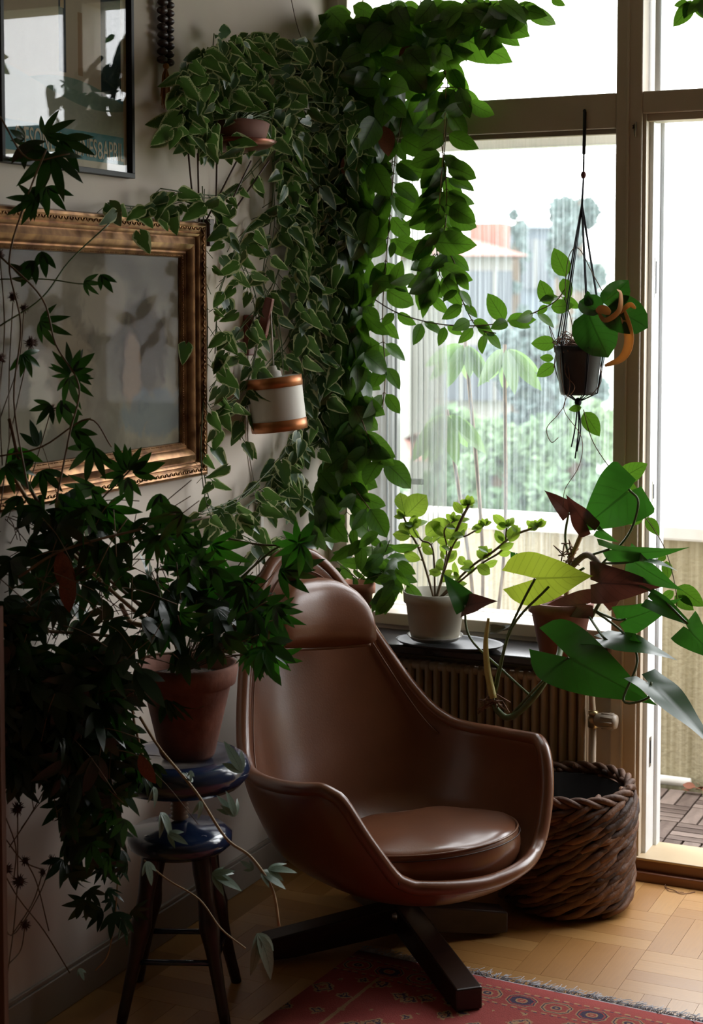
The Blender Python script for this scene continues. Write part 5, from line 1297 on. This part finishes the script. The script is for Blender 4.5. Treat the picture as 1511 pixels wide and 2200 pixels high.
def pfill(poly, n, t0, t1, L, size, down=.6, spread=1.):
    xs = [p[0] for p in poly]; ys = [p[1] for p in poly]; k = 0
    while k < n:
        x, y = random.uniform(min(xs), max(xs)), random.uniform(min(ys), max(ys))
        if not inpoly(x, y, poly): continue
        k += 1; b = ap(x, y, random.uniform(t0, t1)); leaf(ivy, L, b, b+rdir(down, spread)*size*random.uniform(.7, 1.3), random.uniform(-1, 1), 1., name='leaf')
pfill(D1, 120, 3.42, 3.66, L_palm, .082)
pfill([(0, 1380), (240, 1400), (260, 1500), (220, 1660), (0, 1660)], 190, 3.42, 3.62, L_palm, .085)
pfill([(290, 1180), (420, 1190), (520, 1240), (600, 1300), (600, 1420), (520, 1400), (480, 1390), (370, 1410), (290, 1400)], 70, 3.50, 3.72, L_palm+L_palmg[:2], .080, down=.35)
pfill([(120, 1640), (250, 1640), (255, 1760), (270, 1850), (130, 1850), (140, 1760)], 60, 3.45, 3.6, L_palm, .07)
pfill([(230, 1560), (340, 1620), (300, 1700), (240, 1700)], 12, 3.45, 3.6, L_palm, .07)
pfill([(130, 1850), (300, 1850), (330, 1960), (200, 1980)], 16, 3.5, 3.62, L_palm, .06)
pfill([(150, 1000), (400, 1090), (420, 1180), (300, 1180), (180, 1120)], 16, 3.45, 3.6, L_palm, .07)
for (b_, t_) in (((575, 1868), (632, 1860)), ((560, 1872), (615, 1902)), ((545, 1868), (520, 1850)), ((455, 1878), (520, 1900)), ((455, 1880), (495, 1865)), ((505, 1755), (498, 1705)), ((500, 1750), (478, 1710)), ((360, 1790), (402, 1808)), ((345, 1745), (385, 1795)), ((552, 2005), (608, 2098)), ((520, 1660), (490, 1595)), ((410, 1655), (412, 1680)), ((415, 1680), (402, 1655)), ((245, 1700), (260, 1730)), ((330, 1690), (345, 1730)), ((430, 1720), (437, 1760)), ((315, 1850), (330, 1900)), ((170, 2080), (182, 2105))):
    leaf(ivy, L_palms, ap(*b_, 3.47), ap(*t_, 3.46), random.uniform(-.4, .4), 1., name='leaflet', face=((CAM-ap(*b_)).normalized()+ZZ*.8+RT*.4).normalized(), label='silvery leaflet')
for (b_, t_) in (((130, 1180), (150, 1290)), ((150, 1220), (140, 1320)), ((300, 1620), (330, 1690))): leaf(ivy, leaf_mesh('withered_leaf', 'dry_leaf', oval(.2), fold=.4, droop=.3), ap(*b_, 3.42), ap(*t_, 3.42), .3, name='withered_leaf')

# ================================================================== DRIED BURR STEMS
random.seed(71)
def burrs(label, base, heads, stems, t):
    bu = thing('dried_burr_stems', ap(*base, t), label, 'dried flowers', 'dried burr stems at the left edge')
    for (x, y, rp2) in heads:
        c = ap(x, y, t); r_ = rp2*t/FPX; mb = MB().ball(c, r_*.55, 8, 6)
        for k in range(46):
            d = Vector((random.gauss(0, 1), random.gauss(0, 1), random.gauss(0, 1))).normalized(); mb.tube([c+d*r_*.4, c+d*r_*random.uniform(.9, 1.15)], [r_*.09, r_*.02], 3, cap=False)
        mb.build('burr', 'burr', bu)
    for pts in stems: MB().tube(cr([ap(x, y, t) for x, y in pts], 5), .0014, 5).build('stem', 'stem_brown', bu)
burrs('dried stems with round spiky burrs low by the left skirting board', (100, 2120), [(38, 1738, 16), (12, 1868, 16), (54, 1849, 12), (42, 1893, 17), (112, 1850, 15), (92, 1874, 10), (54, 1987, 13)],
      [[(150, 2090), (95, 2000), (40, 1930), (0, 1860)], [(105, 2000), (80, 1900), (56, 1850)], [(15, 2100), (30, 1990), (38, 1895)], [(25, 2010), (70, 1940), (92, 1874)], [(30, 1890), (34, 1820), (10, 1750)], [(20, 1820), (60, 1760), (100, 1690)], [(10, 1800), (50, 1850), (95, 1870)], [(112, 1850), (80, 1930), (25, 2010), (0, 1950)], [(20, 2070), (45, 2040), (54, 1987)], [(38, 1895), (38, 1800), (38, 1738)]], 3.62)
burrs('dried stems with round spiky burrs in front of the old painting', (20, 1100), [(28, 638, 13), (52, 662, 12), (66, 736, 16), (0, 545, 12), (0, 770, 14), (110, 880, 14)],
      [[(0, 1100), (20, 950), (52, 800), (66, 736)], [(20, 950), (20, 800), (28, 650)], [(0, 900), (40, 780), (52, 665)], [(60, 1050), (90, 950), (110, 880)], [(0, 840), (10, 700), (0, 550)], [(5, 1000), (0, 880), (0, 770)]], 3.5)
# wooden post at the left edge
q = at(2, 1700, 3.3); zt3 = at(2, 1300, 3.3).z
pst = thing('wooden_post', (q.x, q.y, 0), 'narrow red-brown wooden post at the far left of the view', 'post')
R2 = Matrix.Rotation(YAW, 3, 'Z')
MB().box((q.x-.05, q.y-.02, 0), (q.x+.006, q.y+.02, zt3), YAW, (q.x, q.y, 0)).build('side_panel', 'dark_wood_edge', pst, False, bevel=.003)
flush_pet(); flush_stuff()
print('leaves', NLEAF[0], 'objects', len(bpy.data.objects))
